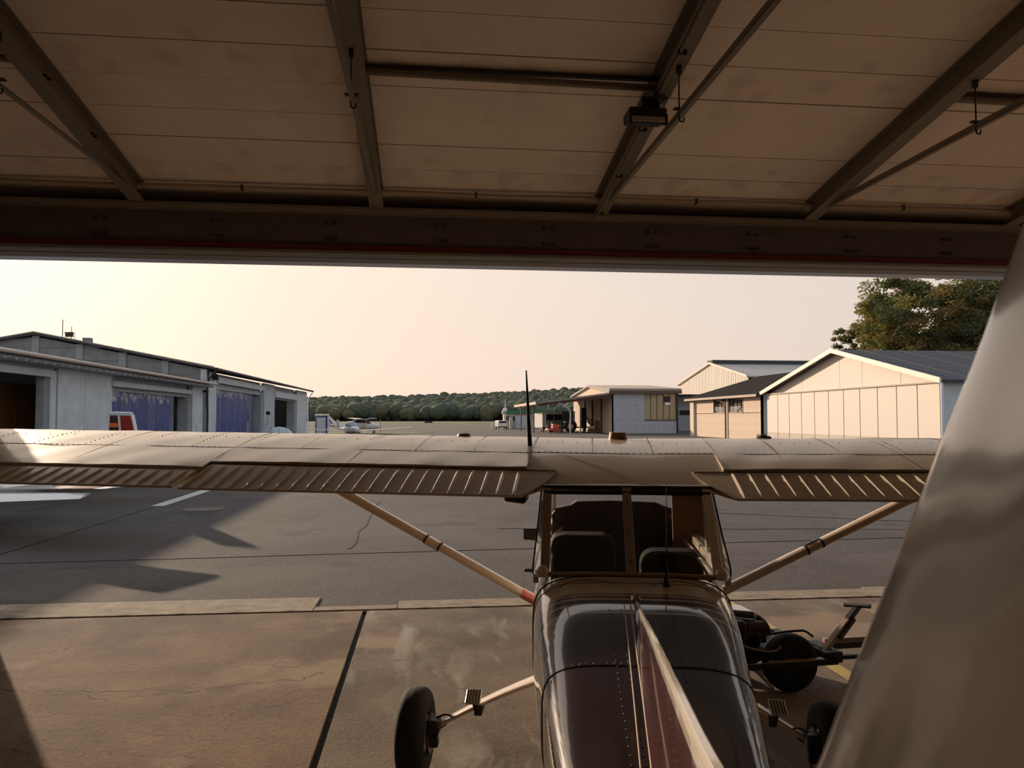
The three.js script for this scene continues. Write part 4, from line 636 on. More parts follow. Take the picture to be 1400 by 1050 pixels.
{
  const X = 24.2, Z = -101.2, xe = 33.2, zf = -129, zr = -115.2, H = thing('shed_building', 'rendered shed with bluish shade painted on its end wall, tall yellowed window and open canopy on posts', 'building', [0, 0, 0]);
  const yw = 5.4, yf = 5.5, yr = 6.75, w0 = at(881, 538, 'z', Z), w1 = at(924, 574, 'z', Z), side = [[zf, 0], [Z, 0], [Z, yw], [zr, yr], [zf, yf]];
  part('end_wall', [box(X, w0.x, 0, yw, Z - .2, Z), box(w1.x, xe, 0, yw, Z - .2, Z), box(w0.x, w1.x, 0, w1.y, Z - .2, Z), box(w0.x, w1.x, w0.y, yw, Z - .2, Z)], M.plasterGrey, H);  // wall towards the camera coloured as plaster in bluish shade
  const wn = part('window', [box(w0.x, w1.x, w1.y - .1, w1.y + .03, Z - .1, Z + .1), box(w0.x, w1.x, w0.y - .05, w0.y + .05, Z - .1, Z + .05)], mat(.10, .08, .05, .7), H);
  for (let i = 0; i < 5; i++) { const a = w0.x + (w1.x - w0.x) * i / 5, b = w0.x + (w1.x - w0.x) * (i + 1) / 5; part('pane', box(a + .03, b - .03, w1.y, w0.y, Z - .1, Z - .07), gloss(.30, .27, .15, .4), wn, 'yellowed translucent pane'); part('glazing_bar', box(b - .035, b + .035, w1.y, w0.y, Z - .1, Z + .02), mat(.14, .11, .07, .7), wn); }
  const vx = w0.x + (w1.x - w0.x) * .62; part('air_vent', box(vx, vx + .9, w0.y - 1.15, w0.y - .35, Z - .06, Z + .05), M.black, wn); part('vent_flap', box(vx + .1, vx + .8, w0.y - 1.55, w0.y - 1.2, Z - .05, Z + .25), M.white, wn);
  part('left_wall', prism(side, 'x', X, X + .2), M.plaster, H); part('right_wall', prism(side, 'x', xe - .2, xe), M.plaster, H); part('back_wall', box(X, xe, 0, yf, zf, zf + .2), M.plaster, H);
  for (const z of [-107.3, -113.4, -118.8]) part('wall_post', box(X - .16, X + .02, 0, 5.5, z - .2, z + .2), mat(.10, .06, .04, .8), H);
  part('roof', prism([[Z + .5, yw - .1], [zr, yr], [zf - .5, yf], [zf - .5, yf + .25], [zr, yr + .22], [Z + .5, yw + .55]], 'x', X - .45, xe + .4), M.roofGrey, H); for (let i = 0; i < 22; i++) part('roof_corrugation', beam(V(X - .3 + i * .45, yw + .58, Z + .5), V(X - .3 + i * .45, yr + .25, zr), .16, .06), M.roofGrey, H);
  part('fascia', box(X - .5, xe + .4, yw - .1, yw + .3, Z + .42, Z + .56), mat(.13, .10, .08, .7), H);
  part('downpipe', bar(V(xe - .1, yw - .1, Z + .15), V(xe - .1, 0, Z + .15), .11, 8), M.trimDark, H);
  part('canopy_roof', prism([[14.0, 3.92], [X + .1, 5.25], [X + .1, 5.5], [14.0, 4.12]], 'z', -127, Z + .3), M.roofGrey, H); part('canopy_beam', prism([[14.2, 3.55], [X, 4.85], [X, 5.22], [14.2, 3.9]], 'z', Z - .1, Z + .1), mat(.12, .055, .04, .8), H); part('canopy_edge', box(13.9, 14.1, 3.84, 4.18, -127, Z + .3), mat(.42, .28, .22, .6), H);
  for (const [x, z] of [[14.7, -124], [14.7, -116], [14.7, -108.7], [20.0, -101.5]]) part('canopy_post', bar(V(x, 0, z), V(x, 3.95 + (x - 14) * .13, z), .10, 8), mat(.16, .15, .15, .6), H);
  part('canopy_post', tube([V(17.0, 4.1, -101.2), V(18.36, 3.2, -101.2), V(18.56, 2.8, -101.2), V(18.56, 1.3, -101.2), V(18.56, 0, -101.2)], .13, 24, 8), mat(.45, .45, .47, .4), H);
}

// ---------------------------------------------------------------- other aircraft
function airfoilRing(x, y, zl, zt, th, n = 22, lean = 0) { const c = zt - zl; return polar(n, (q) => { const xc = .5 + .5 * Math.cos(q), t = 2.6 * th * (.2969 * Math.sqrt(xc) - .126 * xc - .3516 * xc * xc + .2843 * xc ** 3 - .0955 * xc ** 4); return V(x, y + (Math.sin(q) >= 0 ? t * 1.25 : -t * .8) + lean * xc, zl + c * xc); }); }
function wingHalf(s, x0, x1, y0, y1, zl0, zl1, zt0, zt1, th0, th1, n = 12) { const r = []; for (let k = 0; k <= n; k++) { const t = k / n; r.push(airfoilRing(s * (x0 + (x1 - x0) * t), y0 + (y1 - y0) * t, zl0 + (zl1 - zl0) * t, zt0 + (zt1 - zt0) * t, th0 + (th1 - th0) * t)); } return loft(r); }
function bodyLoft(tab, nx = 2.4, n = 28) { return loft(tab.map(([z, w, t, b]) => polar(n, (q) => { const s = Math.sin(q), c = Math.cos(q); return V(w * Math.sign(s) * Math.abs(s) ** (2 / nx), (t + b) / 2 + (t - b) / 2 * Math.sign(c) * Math.abs(c) ** (2 / nx), z); })), { crease: 1 }); }
function finGeo(poly, th, x = 0) { return prism(poly, 'x', x - th / 2, x + th / 2, th * .3); }
function tyre(r, w, c) { const tp = []; for (let i = 0; i <= 16; i++) { const q = i / 16 * Math.PI * 2; tp.push(new THREE.Vector2(r * .68 + r * .32 * Math.cos(q), w / 2 * Math.sin(q))); } return new THREE.LatheGeometry(tp, 28).rotateZ(Math.PI / 2).translate(...c); }
const wheelSet = (P, pts, r = .2, w = .13) => pts.forEach((c) => { const t = part('wheel_tyre', tyre(r, w, c), M.rubber, P); part('wheel_hub', new THREE.CylinderGeometry(r * .5, r * .5, w * .8, 16).rotateZ(Math.PI / 2).translate(...c), M.ali, t); });
const redP = gloss(.30, .012, .014, .3), navy = gloss(.02, .03, .10, .3), canopyM = mat(.03, .035, .04, .08);
{ // low-wing aircraft just outside at the left: only its drooped flap and wing tip reach into view
  const th = R(-23.6), hs = 4.4, c = Math.cos(th), s = Math.sin(th), ox = -5.2 - hs * c - .6 * s, oz = -12.5 + hs * s - .6 * c;
  const P = thing('low_wing_airplane', 'white and red low-wing aircraft with drooped beaded flap, only the wing tip in view', 'airplane', [ox, -.015, oz], th);
  for (const q of [-1, 1]) {
    part('wing_panel', wingHalf(q, .4, hs - .0, .78, .93, -.95, -.62, .42, .36, .17, .13), M.white, P);
    part('wing_tip', loft(Array.from({ length: 7 }, (_, k) => { const a = k / 6 * Math.PI / 2; return airfoilRing(q * (hs + .16 * Math.sin(a)), .93, -.62 + .15 * (1 - Math.cos(a)), .46 - .1 * (1 - Math.cos(a)), .13 * Math.max(.08, Math.cos(a))); })), M.white, P);
    part('tip_stripe', loft([hs - 1.45, hs - 1.1, hs - .5, hs + .02].map((x, i) => airfoilRing(q * x, .78 + .15 * (x - .4) / (hs - .4) + .002, [-.15, -.35, -.5, -.63][i], [.0, .28, .40, .44][i], .145 + .004 * i))), redP, P, 'red stripe tapering along the wing');
    const fl = part('flap', loft([.5, 1.98].map((x) => airfoilRing(q * x, .75 + .05 * (x - .5), .40, .78, .07, 18, -.24))), M.white, P, 'drooped flap'); for (let x = .58; x < 1.95; x += .105) part('bead', beam(V(q * x, .80 + .05 * (x - .5), .46), V(q * x, .545 + .05 * (x - .5), .765), .03, .02), M.white, fl);
    part('flap_hinge', [box(q * 1.2 - .02, q * 1.2 + .02, .55, .78, .30, .46), box(q * 1.9 - .02, q * 1.9 + .02, .58, .80, .30, .46)], M.iron, P);
    const ai = part('aileron', loft([2.02, hs - .15].map((x, i) => airfoilRing(q * x, .80 + .05 * i, .36, .66 - .1 * i, .075, 18, -.15 + .08 * i))), M.white, P);
    part('tie_down_ring', new THREE.TorusGeometry(.03, .01, 6, 12).translate(q * 2.35, .70, .2), redP, P); part('aileron_tab', box(q * 2.2 - .15, q * 2.2 + .15, .615, .635, .60, .70), redP, ai);
    part('tailplane', wingHalf(q, .08, 1.5, .80, .82, 3.2, 3.3, 3.95, 3.9, .08, .06, 6), M.white, P);
  }
  part('fuselage', bodyLoft([[-2.6, .25, 1.05, .65], [-2.3, .42, 1.15, .5], [-1.2, .52, 1.2, .42], [-.2, .55, 1.22, .42], [.8, .50, 1.2, .45], [2.2, .28, 1.08, .6], [3.6, .09, .98, .76], [3.95, .04, .95, .82]]), M.white, P); part('canopy', bodyLoft([[-1.3, .40, 1.22, 1.1], [-.8, .46, 1.55, 1.1], [0, .48, 1.66, 1.1], [.6, .44, 1.55, 1.1], [1.2, .34, 1.22, 1.05]]), canopyM, P); part('side_stripe', [box(.53, .56, .8, .9, -1.2, .8), box(-.56, -.53, .8, .9, -1.2, .8)], redP, P);
  part('tail_fin', finGeo([[3.05, .95], [3.95, .95], [3.98, 2.0], [3.62, 2.0]], .07), M.white, P); wheelSet(P, [[-.95, .2, -.3], [.95, .2, -.3], [0, .18, -1.1]]); part('gear_leg', [bar(V(.95, .2, -.3), V(.92, .8, -.3), .035), bar(V(-.95, .2, -.3), V(-.92, .8, -.3), .035), bar(V(0, .18, -1.1), V(0, .6, -1.1), .03)], M.ali, P);
  part('propeller', [box(-.85, .85, .8, .9, -2.68, -2.65, .012)], M.blackGloss, P);
}
{ // aircraft with the red tail standing by the low hangar
  const d = V(-.87, 0, -.5).normalize(), th = Math.atan2(-d.x, -d.z), o = V(-7.35, 0, -19.9).addScaledVector(d, 3.5);
  const P = thing('red_tailed_airplane', 'low aircraft with dark red fin and red ribbed rudder in front of blue doors', 'airplane', [o.x, -.015, o.z], th);
  part('fuselage', bodyLoft([[-2.4, .2, 1.0, .6], [-2.0, .38, 1.1, .5], [-.8, .45, 1.15, .42], [.6, .42, 1.14, .46], [2.2, .2, 1.04, .62], [3.6, .07, .95, .74], [3.8, .03, .93, .8]]), M.white, P); part('canopy', bodyLoft([[-.9, .34, 1.16, 1.0], [-.4, .38, 1.42, 1.0], [.2, .38, 1.48, 1.0], [.9, .28, 1.14, 1.0]]), canopyM, P);
  const dark = gloss(.035, .012, .012, .4);
  part('tail_fin', finGeo([[2.85, .9], [3.42, .9], [3.22, 2.10], [2.93, 2.10]], .07), dark, P, 'very dark red fin'); part('fin_stripe', [box(-.042, .042, 1.80, 1.87, 2.93, 3.24), box(-.041, .041, 1.87, 1.90, 2.93, 3.22)], gloss(.85, .16, .03, .4), P, 'orange stripe'); part('fin_divider', beam(V(0, .95, 3.44), V(0, 2.10, 3.24), .085, .05), M.white, P);
  const ru = part('rudder', finGeo([[3.46, .9], [4.05, .9], [3.66, 2.09], [3.27, 2.10]], .06), redP, P, 'red ribbed rudder'); for (let k = 0; k < 9; k++) { const y = 1.0 + k * .12; part('rib', box(-.036, .036, y, y + .025, 3.46 - (y - .95) * .15, 4.0 - (y - .95) * .34), redP, ru); }
  part('fin_cap', finGeo([[2.90, 2.09], [3.70, 2.07], [3.64, 2.17], [2.95, 2.18]], .085), mat(.55, .62, .68, .4), P, 'pale fin cap'); part('rudder_edge', beam(V(0, .9, 4.07), V(0, 2.10, 3.68), .07, .04), M.white, P);
  for (const q of [-1, 1]) { part('wing_panel', wingHalf(q, .3, 2.6, .62, .70, -.9, -.6, .5, .4, .16, .11), M.white, P); part('tailplane', wingHalf(q, .06, 1.35, .82, .84, 3.0, 3.1, 3.7, 3.6, .07, .05, 6), M.white, P); }
  wheelSet(P, [[-1, .2, -1.2], [1, .2, -1.2], [0, .2, -2.0]]); part('gear_leg', [bar(V(1, .2, -1.2), V(.9, .65, -.8), .03), bar(V(-1, .2, -1.2), V(-.9, .65, -.8), .03)], M.ali, P);
}
{ // high-wing aircraft far out on the apron, seen from its side
  const g = at(489, 592.6, 'y', 0), P = thing('far_high_wing_airplane', 'small white high-wing aircraft with blue tail stripes far out on the apron', 'airplane', [g.x, 0, g.z], R(-70));
  part('fuselage', bodyLoft([[-3.0, .3, 1.2, .75], [-2.6, .45, 1.3, .6], [-1.6, .52, 1.4, .55], [-.2, .52, 1.55, .55], [1, .4, 1.4, .65], [2.8, .18, 1.2, .8], [4.0, .06, 1.12, .95]]), M.white, P); part('cabin', bodyLoft([[-1.7, .42, 1.4, 1.3], [-1.2, .48, 1.9, 1.3], [.3, .46, 1.9, 1.3], [1.2, .3, 1.45, 1.3]]), canopyM, P);
  for (const q of [-1, 1]) { part('wing_panel', wingHalf(q, .3, 5.2, 1.92, 2.02, -1.3, -1.1, .3, .1, .18, .12), M.white, P); part('wing_strut', bar(V(q * .5, .8, -.7), V(q * 2.4, 1.9, -.6), .05), M.white, P); part('tailplane', wingHalf(q, .08, 1.7, 1.1, 1.1, 3.1, 3.3, 4.1, 4.0, .08, .06, 6), M.white, P); }
  part('tail_fin', finGeo([[2.5, 1.2], [4.2, 1.1], [4.5, 2.4], [3.9, 2.4]], .1), M.white, P); part('fin_stripe', [beam(V(0, 1.3, 3.4), V(0, 2.2, 4.15), .13, .2), beam(V(0, 1.2, 3.7), V(0, 2.0, 4.3), .13, .12)], navy, P); part('propeller', box(-.05, .05, .1, 1.9, -3.15, -3.1), M.blackGloss, P); wheelSet(P, [[-1.1, .22, .1], [1.1, .22, .1], [0, .2, -2.2]], .22, .16); part('gear_leg', [bar(V(1.1, .22, .1), V(.4, .7, .1), .04), bar(V(-1.1, .22, .1), V(-.4, .7, .1), .04), bar(V(0, .2, -2.2), V(0, .7, -2.2), .04)], M.ali, P);
}
{ // long-winged motor glider nearer, wing across the view
  const g = at(478, 600, 'y', 0), P = thing('white_motor_glider', 'white long-winged motor glider with bubble canopy parked before the far high-wing aircraft', 'airplane', [g.x, 0, g.z], R(-158));
  part('fuselage', bodyLoft([[-2.4, .15, 1.05, .75], [-2.1, .34, 1.2, .6], [-1, .45, 1.3, .5], [0, .45, 1.35, .5], [1.2, .3, 1.25, .6], [3, .12, 1.1, .85], [4.2, .06, 1.05, .92]]), M.white, P); part('canopy', bodyLoft([[-1.4, .34, 1.3, 1.15], [-.9, .42, 1.65, 1.15], [-.1, .42, 1.72, 1.15], [.7, .3, 1.3, 1.15]]), mat(.35, .40, .46, .1), P);
  for (const q of [-1, 1]) { part('wing_panel', wingHalf(q, .3, 6.4, .72, 1.12, -.6, -.35, .5, .25, .16, .08), M.white, P); part('tailplane', wingHalf(q, .05, 1.5, 1.0, 1.0, 3.7, 3.8, 4.3, 4.2, .07, .05, 6), M.white, P); }
  part('tail_fin', finGeo([[3.4, 1.0], [4.5, .95], [4.6, 1.85], [4.1, 1.85]], .09), M.white, P); part('fin_stripe', beam(V(0, 1.1, 3.8), V(0, 1.7, 4.25), .12, .16), navy, P); wheelSet(P, [[-.7, .18, -.3], [.7, .18, -.3]], .18, .12); part('gear_leg', [bar(V(.7, .18, -.3), V(.4, .7, -.3), .03), bar(V(-.7, .18, -.3), V(-.4, .7, -.3), .03)], M.ali, P);
}
{ // cockpit under a white cover, by the tall hangar
  const g = at(381, 610, 'y', 0), P = thing('covered_glider', 'glider cockpit wrapped in a white rounded fabric cover beside the tall hangar', 'glider', [g.x, 0, g.z], R(15));
  const d = part('cover', loft(Array.from({ length: 17 }, (_, k) => { const t = k / 16, x = -1.08 + 2.16 * t, r = Math.sin(Math.PI * Math.min(1, Math.max(0, t))) ** .42; return polar(28, (q) => V(x, .55 + Math.max(-.25, Math.cos(q)) * .84 * r * (1 + .02 * Math.sin(t * 40 + q * 3)), Math.sin(q) * .52 * r)); })), mat(.66, .72, .76, .8), P); for (const x of [-.55, 0, .5]) part('seam', new THREE.TorusGeometry(.53, .012, 4, 32, Math.PI).scale(1, 1.58, 1).rotateY(Math.PI / 2).translate(x, .55, 0), mat(.35, .38, .42, .8), d);
  part('fuselage', bodyLoft([[-1.2, .3, .8, .25], [0, .45, .9, .2], [1.6, .25, .8, .4], [4.2, .08, .7, .52]]).rotateY(Math.PI / 2), M.white, P); wheelSet(P, [[0, .16, 0]], .16, .1);
}
{ // step ladder by the blue doors
  const z = -63.3, x = XL + .8, P = thing('step_ladder', 'white step ladder leaning by the tall hangar doors with a dark bag on top', 'ladder', [x, 0, z]);
  for (const s of [-1, 1]) { part('rail', beam(V(.05 * s + .1, 0, s * .32), V(0, 2.25, s * .2), .06, .05), M.white, P); part('back_rail', beam(V(-.6, 0, s * .3), V(0, 2.2, s * .18), .05, .04), M.white, P); }
  for (let k = 1; k < 8; k++) part('tread', box(-.04, .12, k * .27, k * .27 + .04, -.28, .28), M.white, P); part('bag', new RoundedBoxGeometry(.3, .3, .5, 2, .1).translate(0, 2.42, 0), M.black, P);
}
{ const g = at(421, 596, 'y', 0), P = thing('portable_cabin', 'narrow blue and white portable cabin at the end of the tall hangar', 'cabin', [XL + 1.0, 0, -93]);
  part('body', box(-.7, .7, .1, 2.3, -.7, .7, .04), M.blue, P); part('door', box(-.5, .5, .2, 2.1, .70, .73), mat(.45, .50, .55, .5), P); part('roof', box(-.75, .75, 2.3, 2.5, -.75, .75, .06), M.white, P); part('side_panel', box(.70, .73, .2, 2.2, -.6, .6), mat(.60, .64, .66, .5), P); part('base', box(-.7, .7, 0, .1, -.7, .7), M.iron, P); }

// ---------------------------------------------------------------- machines under and beside the canopy
{ const g = at(752, 590, 'y', 0), P = thing('box_trailer', 'white box trailer with open side filled in a shade tone parked behind the canopy', 'trailer', [g.x, 0, g.z], R(6)); P.scale.setScalar(1.22);
  part('body', [box(-1.5, 1.5, 2.15, 2.3, -2, 2, .02), box(-1.5, -1.0, .55, 2.15, -2, 2, .02), box(-1.0, 1.5, .55, .85, -2, 2, .02), box(-1.5, 1.5, .6, 2.2, -2, -1.9)], M.white, P); part('dark_fill', box(-.98, 1.45, .85, 2.15, -1.9, 1.0), mat(.012, .014, .025, .7), P); part('chassis', box(-1.5, 1.5, .4, .55, -1.8, 1.9), M.iron, P); wheelSet(P, [[-1.2, .32, 1.2], [1.2, .32, 1.2], [-1.2, .32, .3], [1.2, .32, .3]], .32, .2); }  // near-black block fills the open side in place of its shade
{ const g = at(770, 591.2, 'y', 0), P = thing('green_tractor', 'green farm tractor with dark cab parked under the canopy edge', 'tractor', [g.x, 0, g.z], R(80)); P.scale.setScalar(1.3);
  const gr = gloss(.02, .07, .03, .5); part('bonnet', box(-.35, .35, .75, 1.35, -1.7, -.1, .06), gr, P); part('cab_frame', [box(-.7, .7, 2.2, 2.3, -.1, 1.3, .03), ...[[-.65, -.05], [.65, -.05], [-.65, 1.25], [.65, 1.25]].map(([x, z]) => bar(V(x, .9, z), V(x, 2.2, z), .04))], M.black, P); part('cab_glass', [box(-.66, -.64, 1.2, 2.2, -.05, 1.25), box(.64, .66, 1.2, 2.2, -.05, 1.25)], glassPane(.7), P); part('seat', [box(-.25, .25, .95, 1.05, .4, .9, .03), box(-.25, .25, 1.0, 1.6, .85, .95, .03)], M.black, P); part('rear_body', box(-.5, .5, .6, 1.1, -.2, 1.2, .05), gr, P);
  for (const s of [-1, 1]) { part('mudguard', new THREE.TorusGeometry(.62, .1, 6, 16, Math.PI).scale(1, 1, 2).rotateY(Math.PI / 2).translate(s * .7, .68, .8), gr, P); const t = part('rear_tyre', tyre(.66, .38, [s * .75, .66, .8]), M.rubber, P); part('rim', new THREE.CylinderGeometry(.3, .3, .3, 20).rotateZ(Math.PI / 2).translate(s * .78, .66, .8), mat(.55, .45, .12, .5), t); const f = part('front_tyre', tyre(.42, .26, [s * .62, .42, -1.3]), M.rubber, P); part('rim', new THREE.CylinderGeometry(.2, .2, .22, 16).rotateZ(Math.PI / 2).translate(s * .64, .42, -1.3), mat(.55, .45, .12, .5), f); } part('exhaust', bar(V(.2, 1.3, -1), V(.2, 2.1, -1), .04), M.black, P); }
{ const g = at(756, 592.2, 'y', 0), P = thing('red_mower', 'small red mower deck on castors standing beside the tractor', 'mower', [g.x, 0, g.z], R(10)); P.scale.setScalar(1.3);
  const rd = gloss(.55, .03, .03, .4); part('deck', box(-.7, .7, .2, .5, -.5, .5, .1), rd, P); part('guard', beam(V(-.7, .4, 0), V(-.75, 1.1, 0), .06, .06), rd, P); part('guard', beam(V(.6, .4, 0), V(.65, .9, 0), .06, .06), rd, P); part('motor_cover', box(-.1, .5, .5, .95, -.3, .3, .05), rd, P); part('post', bar(V(-.3, .4, .3), V(-.3, 1.15, .3), .05), M.white, P); wheelSet(P, [[-.6, .14, .45], [.6, .14, .45]], .14, .1); }
{ const g = at(800, 590.4, 'y', 0), P = thing('field_sprayer', 'dark folded field sprayer with upright booms parked under the canopy', 'farm machine', [g.x, 0, g.z], R(4)); P.scale.setScalar(1.3);
  const dk = mat(.02, .028, .022, .6), gr = mat(.035, .07, .05, .6); part('frame', [box(-1.2, 3.6, .45, .6, -.6, .6), box(-.1, .1, .5, 2.4, -.1, .1)], dk, P); part('tank', new RoundedBoxGeometry(1.3, .9, 1.2, 3, .2).translate(1.4, 1.1, 0), gr, P); part('mast', [box(1.0, 1.25, 1.5, 2.2, -.2, .2), box(1.7, 1.95, 1.4, 2.2, -.2, .2), box(.85, 2.1, 2.15, 2.3, -.15, .15)], gr, P); part('boom', [box(-.55, .1, .4, 2.75, -.4, .4, .1), beam(V(-.4, 1.6, .3), V(.9, .5, .5), .1, .1), beam(V(.1, 1.8, .3), V(.6, .6, .5), .1, .1)], dk, P); part('boom', [box(2.45, 3.15, .4, 2.75, -.3, .3, .1), beam(V(2.3, 1.5, .3), V(1.9, .5, .5), .1, .1)], dk, P); part('hose', tube([V(-.3, 1.8, .5), V(.3, 1.2, .6), V(.8, 1.4, .6), V(1.3, .8, .7)], .04, 20, 6), dk, P); part('trough', box(2.0, 3.9, .1, .5, .4, 1.1, .03), mat(.05, .10, .08, .6), P); wheelSet(P, [[-.3, .4, .6], [.9, .4, .6], [1.9, .4, .6]], .4, .25); }
{ const g = at(820, 591, 'y', 0), P = thing('wooden_pallet_box', 'wooden crate with white sacks beside the shed wall', 'crate', [g.x - .1, 0, g.z + .6]); P.scale.setScalar(1.3); for (let k = 0; k < 3; k++) part('slat', box(-.5, .3, .1 + k * .42, .45 + k * .42, .4, .44), M.wood, P); part('box', box(-.5, .3, .05, 1.3, -.4, .4), M.wood, P); part('sack', new RoundedBoxGeometry(.7, .3, .5, 2, .1).translate(-1.0, .55, .3), M.white, P); part('pallet', box(-1.4, .3, 0, .4, 0, .6), M.wood, P); }
{ const g = at(831.5, 590.6, 'y', 0), P = thing('steel_drum', 'dark steel drum with flat lid against the shed wall corner', 'drum', [g.x, 0, g.z - .3]); P.scale.setScalar(1.3); part('drum', new THREE.CylinderGeometry(.3, .3, 1.4, 20).translate(0, .7, 0), mat(.16, .17, .19, .5), P); part('lid', box(-.5, .45, 1.4, 1.7, -.3, .3, .04), M.black, P); }
{ // fuel station and parked van far behind
  const g = at(687, 586.9, 'y', 0), P = thing('parked_van', 'white van seen from behind far out by the fuel station', 'van', [g.x, 0, g.z], R(4));
  part('body', new RoundedBoxGeometry(1.75, 1.2, 4, 3, .2).translate(0, 1.0, -1.5), M.white, P); part('rear_window', box(-.7, .7, 1.15, 1.5, .49, .53), M.black, P); part('bumper', box(-.85, .85, .3, .5, .4, .56, .04), M.black, P); wheelSet(P, [[-.75, .3, 0], [.75, .3, 0], [-.75, .3, -2.8], [.75, .3, -2.8]], .3, .2);
  const q = at(712, 586.3, 'y', 0), F = thing('fuel_station', 'small fuel station with pale tanks and long green roof before the forest', 'fuel station', [q.x, 0, q.z]);
  part('roof', box(-3.2, 5.5, 2.9, 3.5, -5, -2, .05), mat(.03, .16, .08, .6), F, 'green roof'); part('wall', box(-3, 5.2, 0, 2.9, -4.8, -2.4), mat(.42, .40, .34, .8), F); for (let i = 0; i < 6; i++) part('window', box(-2.6 + i * 1.3, -1.9 + i * 1.3, 1.5, 2.4, -2.42, -2.36), mat(.06, .05, .05, .3), F);
  part('tank', new RoundedBoxGeometry(2.0, 2.4, 1.5, 2, .1).translate(0, 1.2, 0), M.plasterGrey, F); part('tank', new RoundedBoxGeometry(1.6, 1.5, 1.4, 2, .1).translate(2.0, .75, 0), mat(.40, .44, .42, .7), F); part('pump', box(-2.2, -1.6, 0, 2.1, -.3, .3, .05), mat(.5, .46, .36, .7), F); part('dome', new THREE.SphereGeometry(.9, 20, 12).scale(1.3, .8, 1).translate(4.2, 1.2, 0), M.white, F); part('mast', [bar(V(-3.0, 0, 0), V(-3.0, 5.6, 0), .07), new THREE.SphereGeometry(.4, 12, 8).translate(-3.0, 3.6, 0)], M.white, F); part('kiosk', box(-5.6, -4.9, 0, 1.2, 0, .6), mat(.6, .5, .42, .7), F);
}
{ const g = at(585, 583, 'y', 0), P = thing('runway_marker', 'small dark marker box standing on the far grass', 'marker', [at(586, 578.2, 'y', 0).x, 0, at(586, 578.2, 'y', 0).z]); part('box', prism([[-1.8, 0], [1.8, 0], [1.5, .9], [-1.5, .9]], 'z', -.3, .3), M.black, P); part('foot', box(-2, 2, 0, .15, -.5, .5), M.black, P); }
{ const q = at(437, 578, 'y', 0), P = thing('wind_pole', 'small dark post standing on the far grass near the cabin', 'post', [q.x, 0, q.z]); part('post', bar(V(0, 0, 0), V(0, 2.4, 0), .25), M.black, P); part('base', box(-.7, 1.1, 0, .7, -.4, .4, .05), M.black, P); }

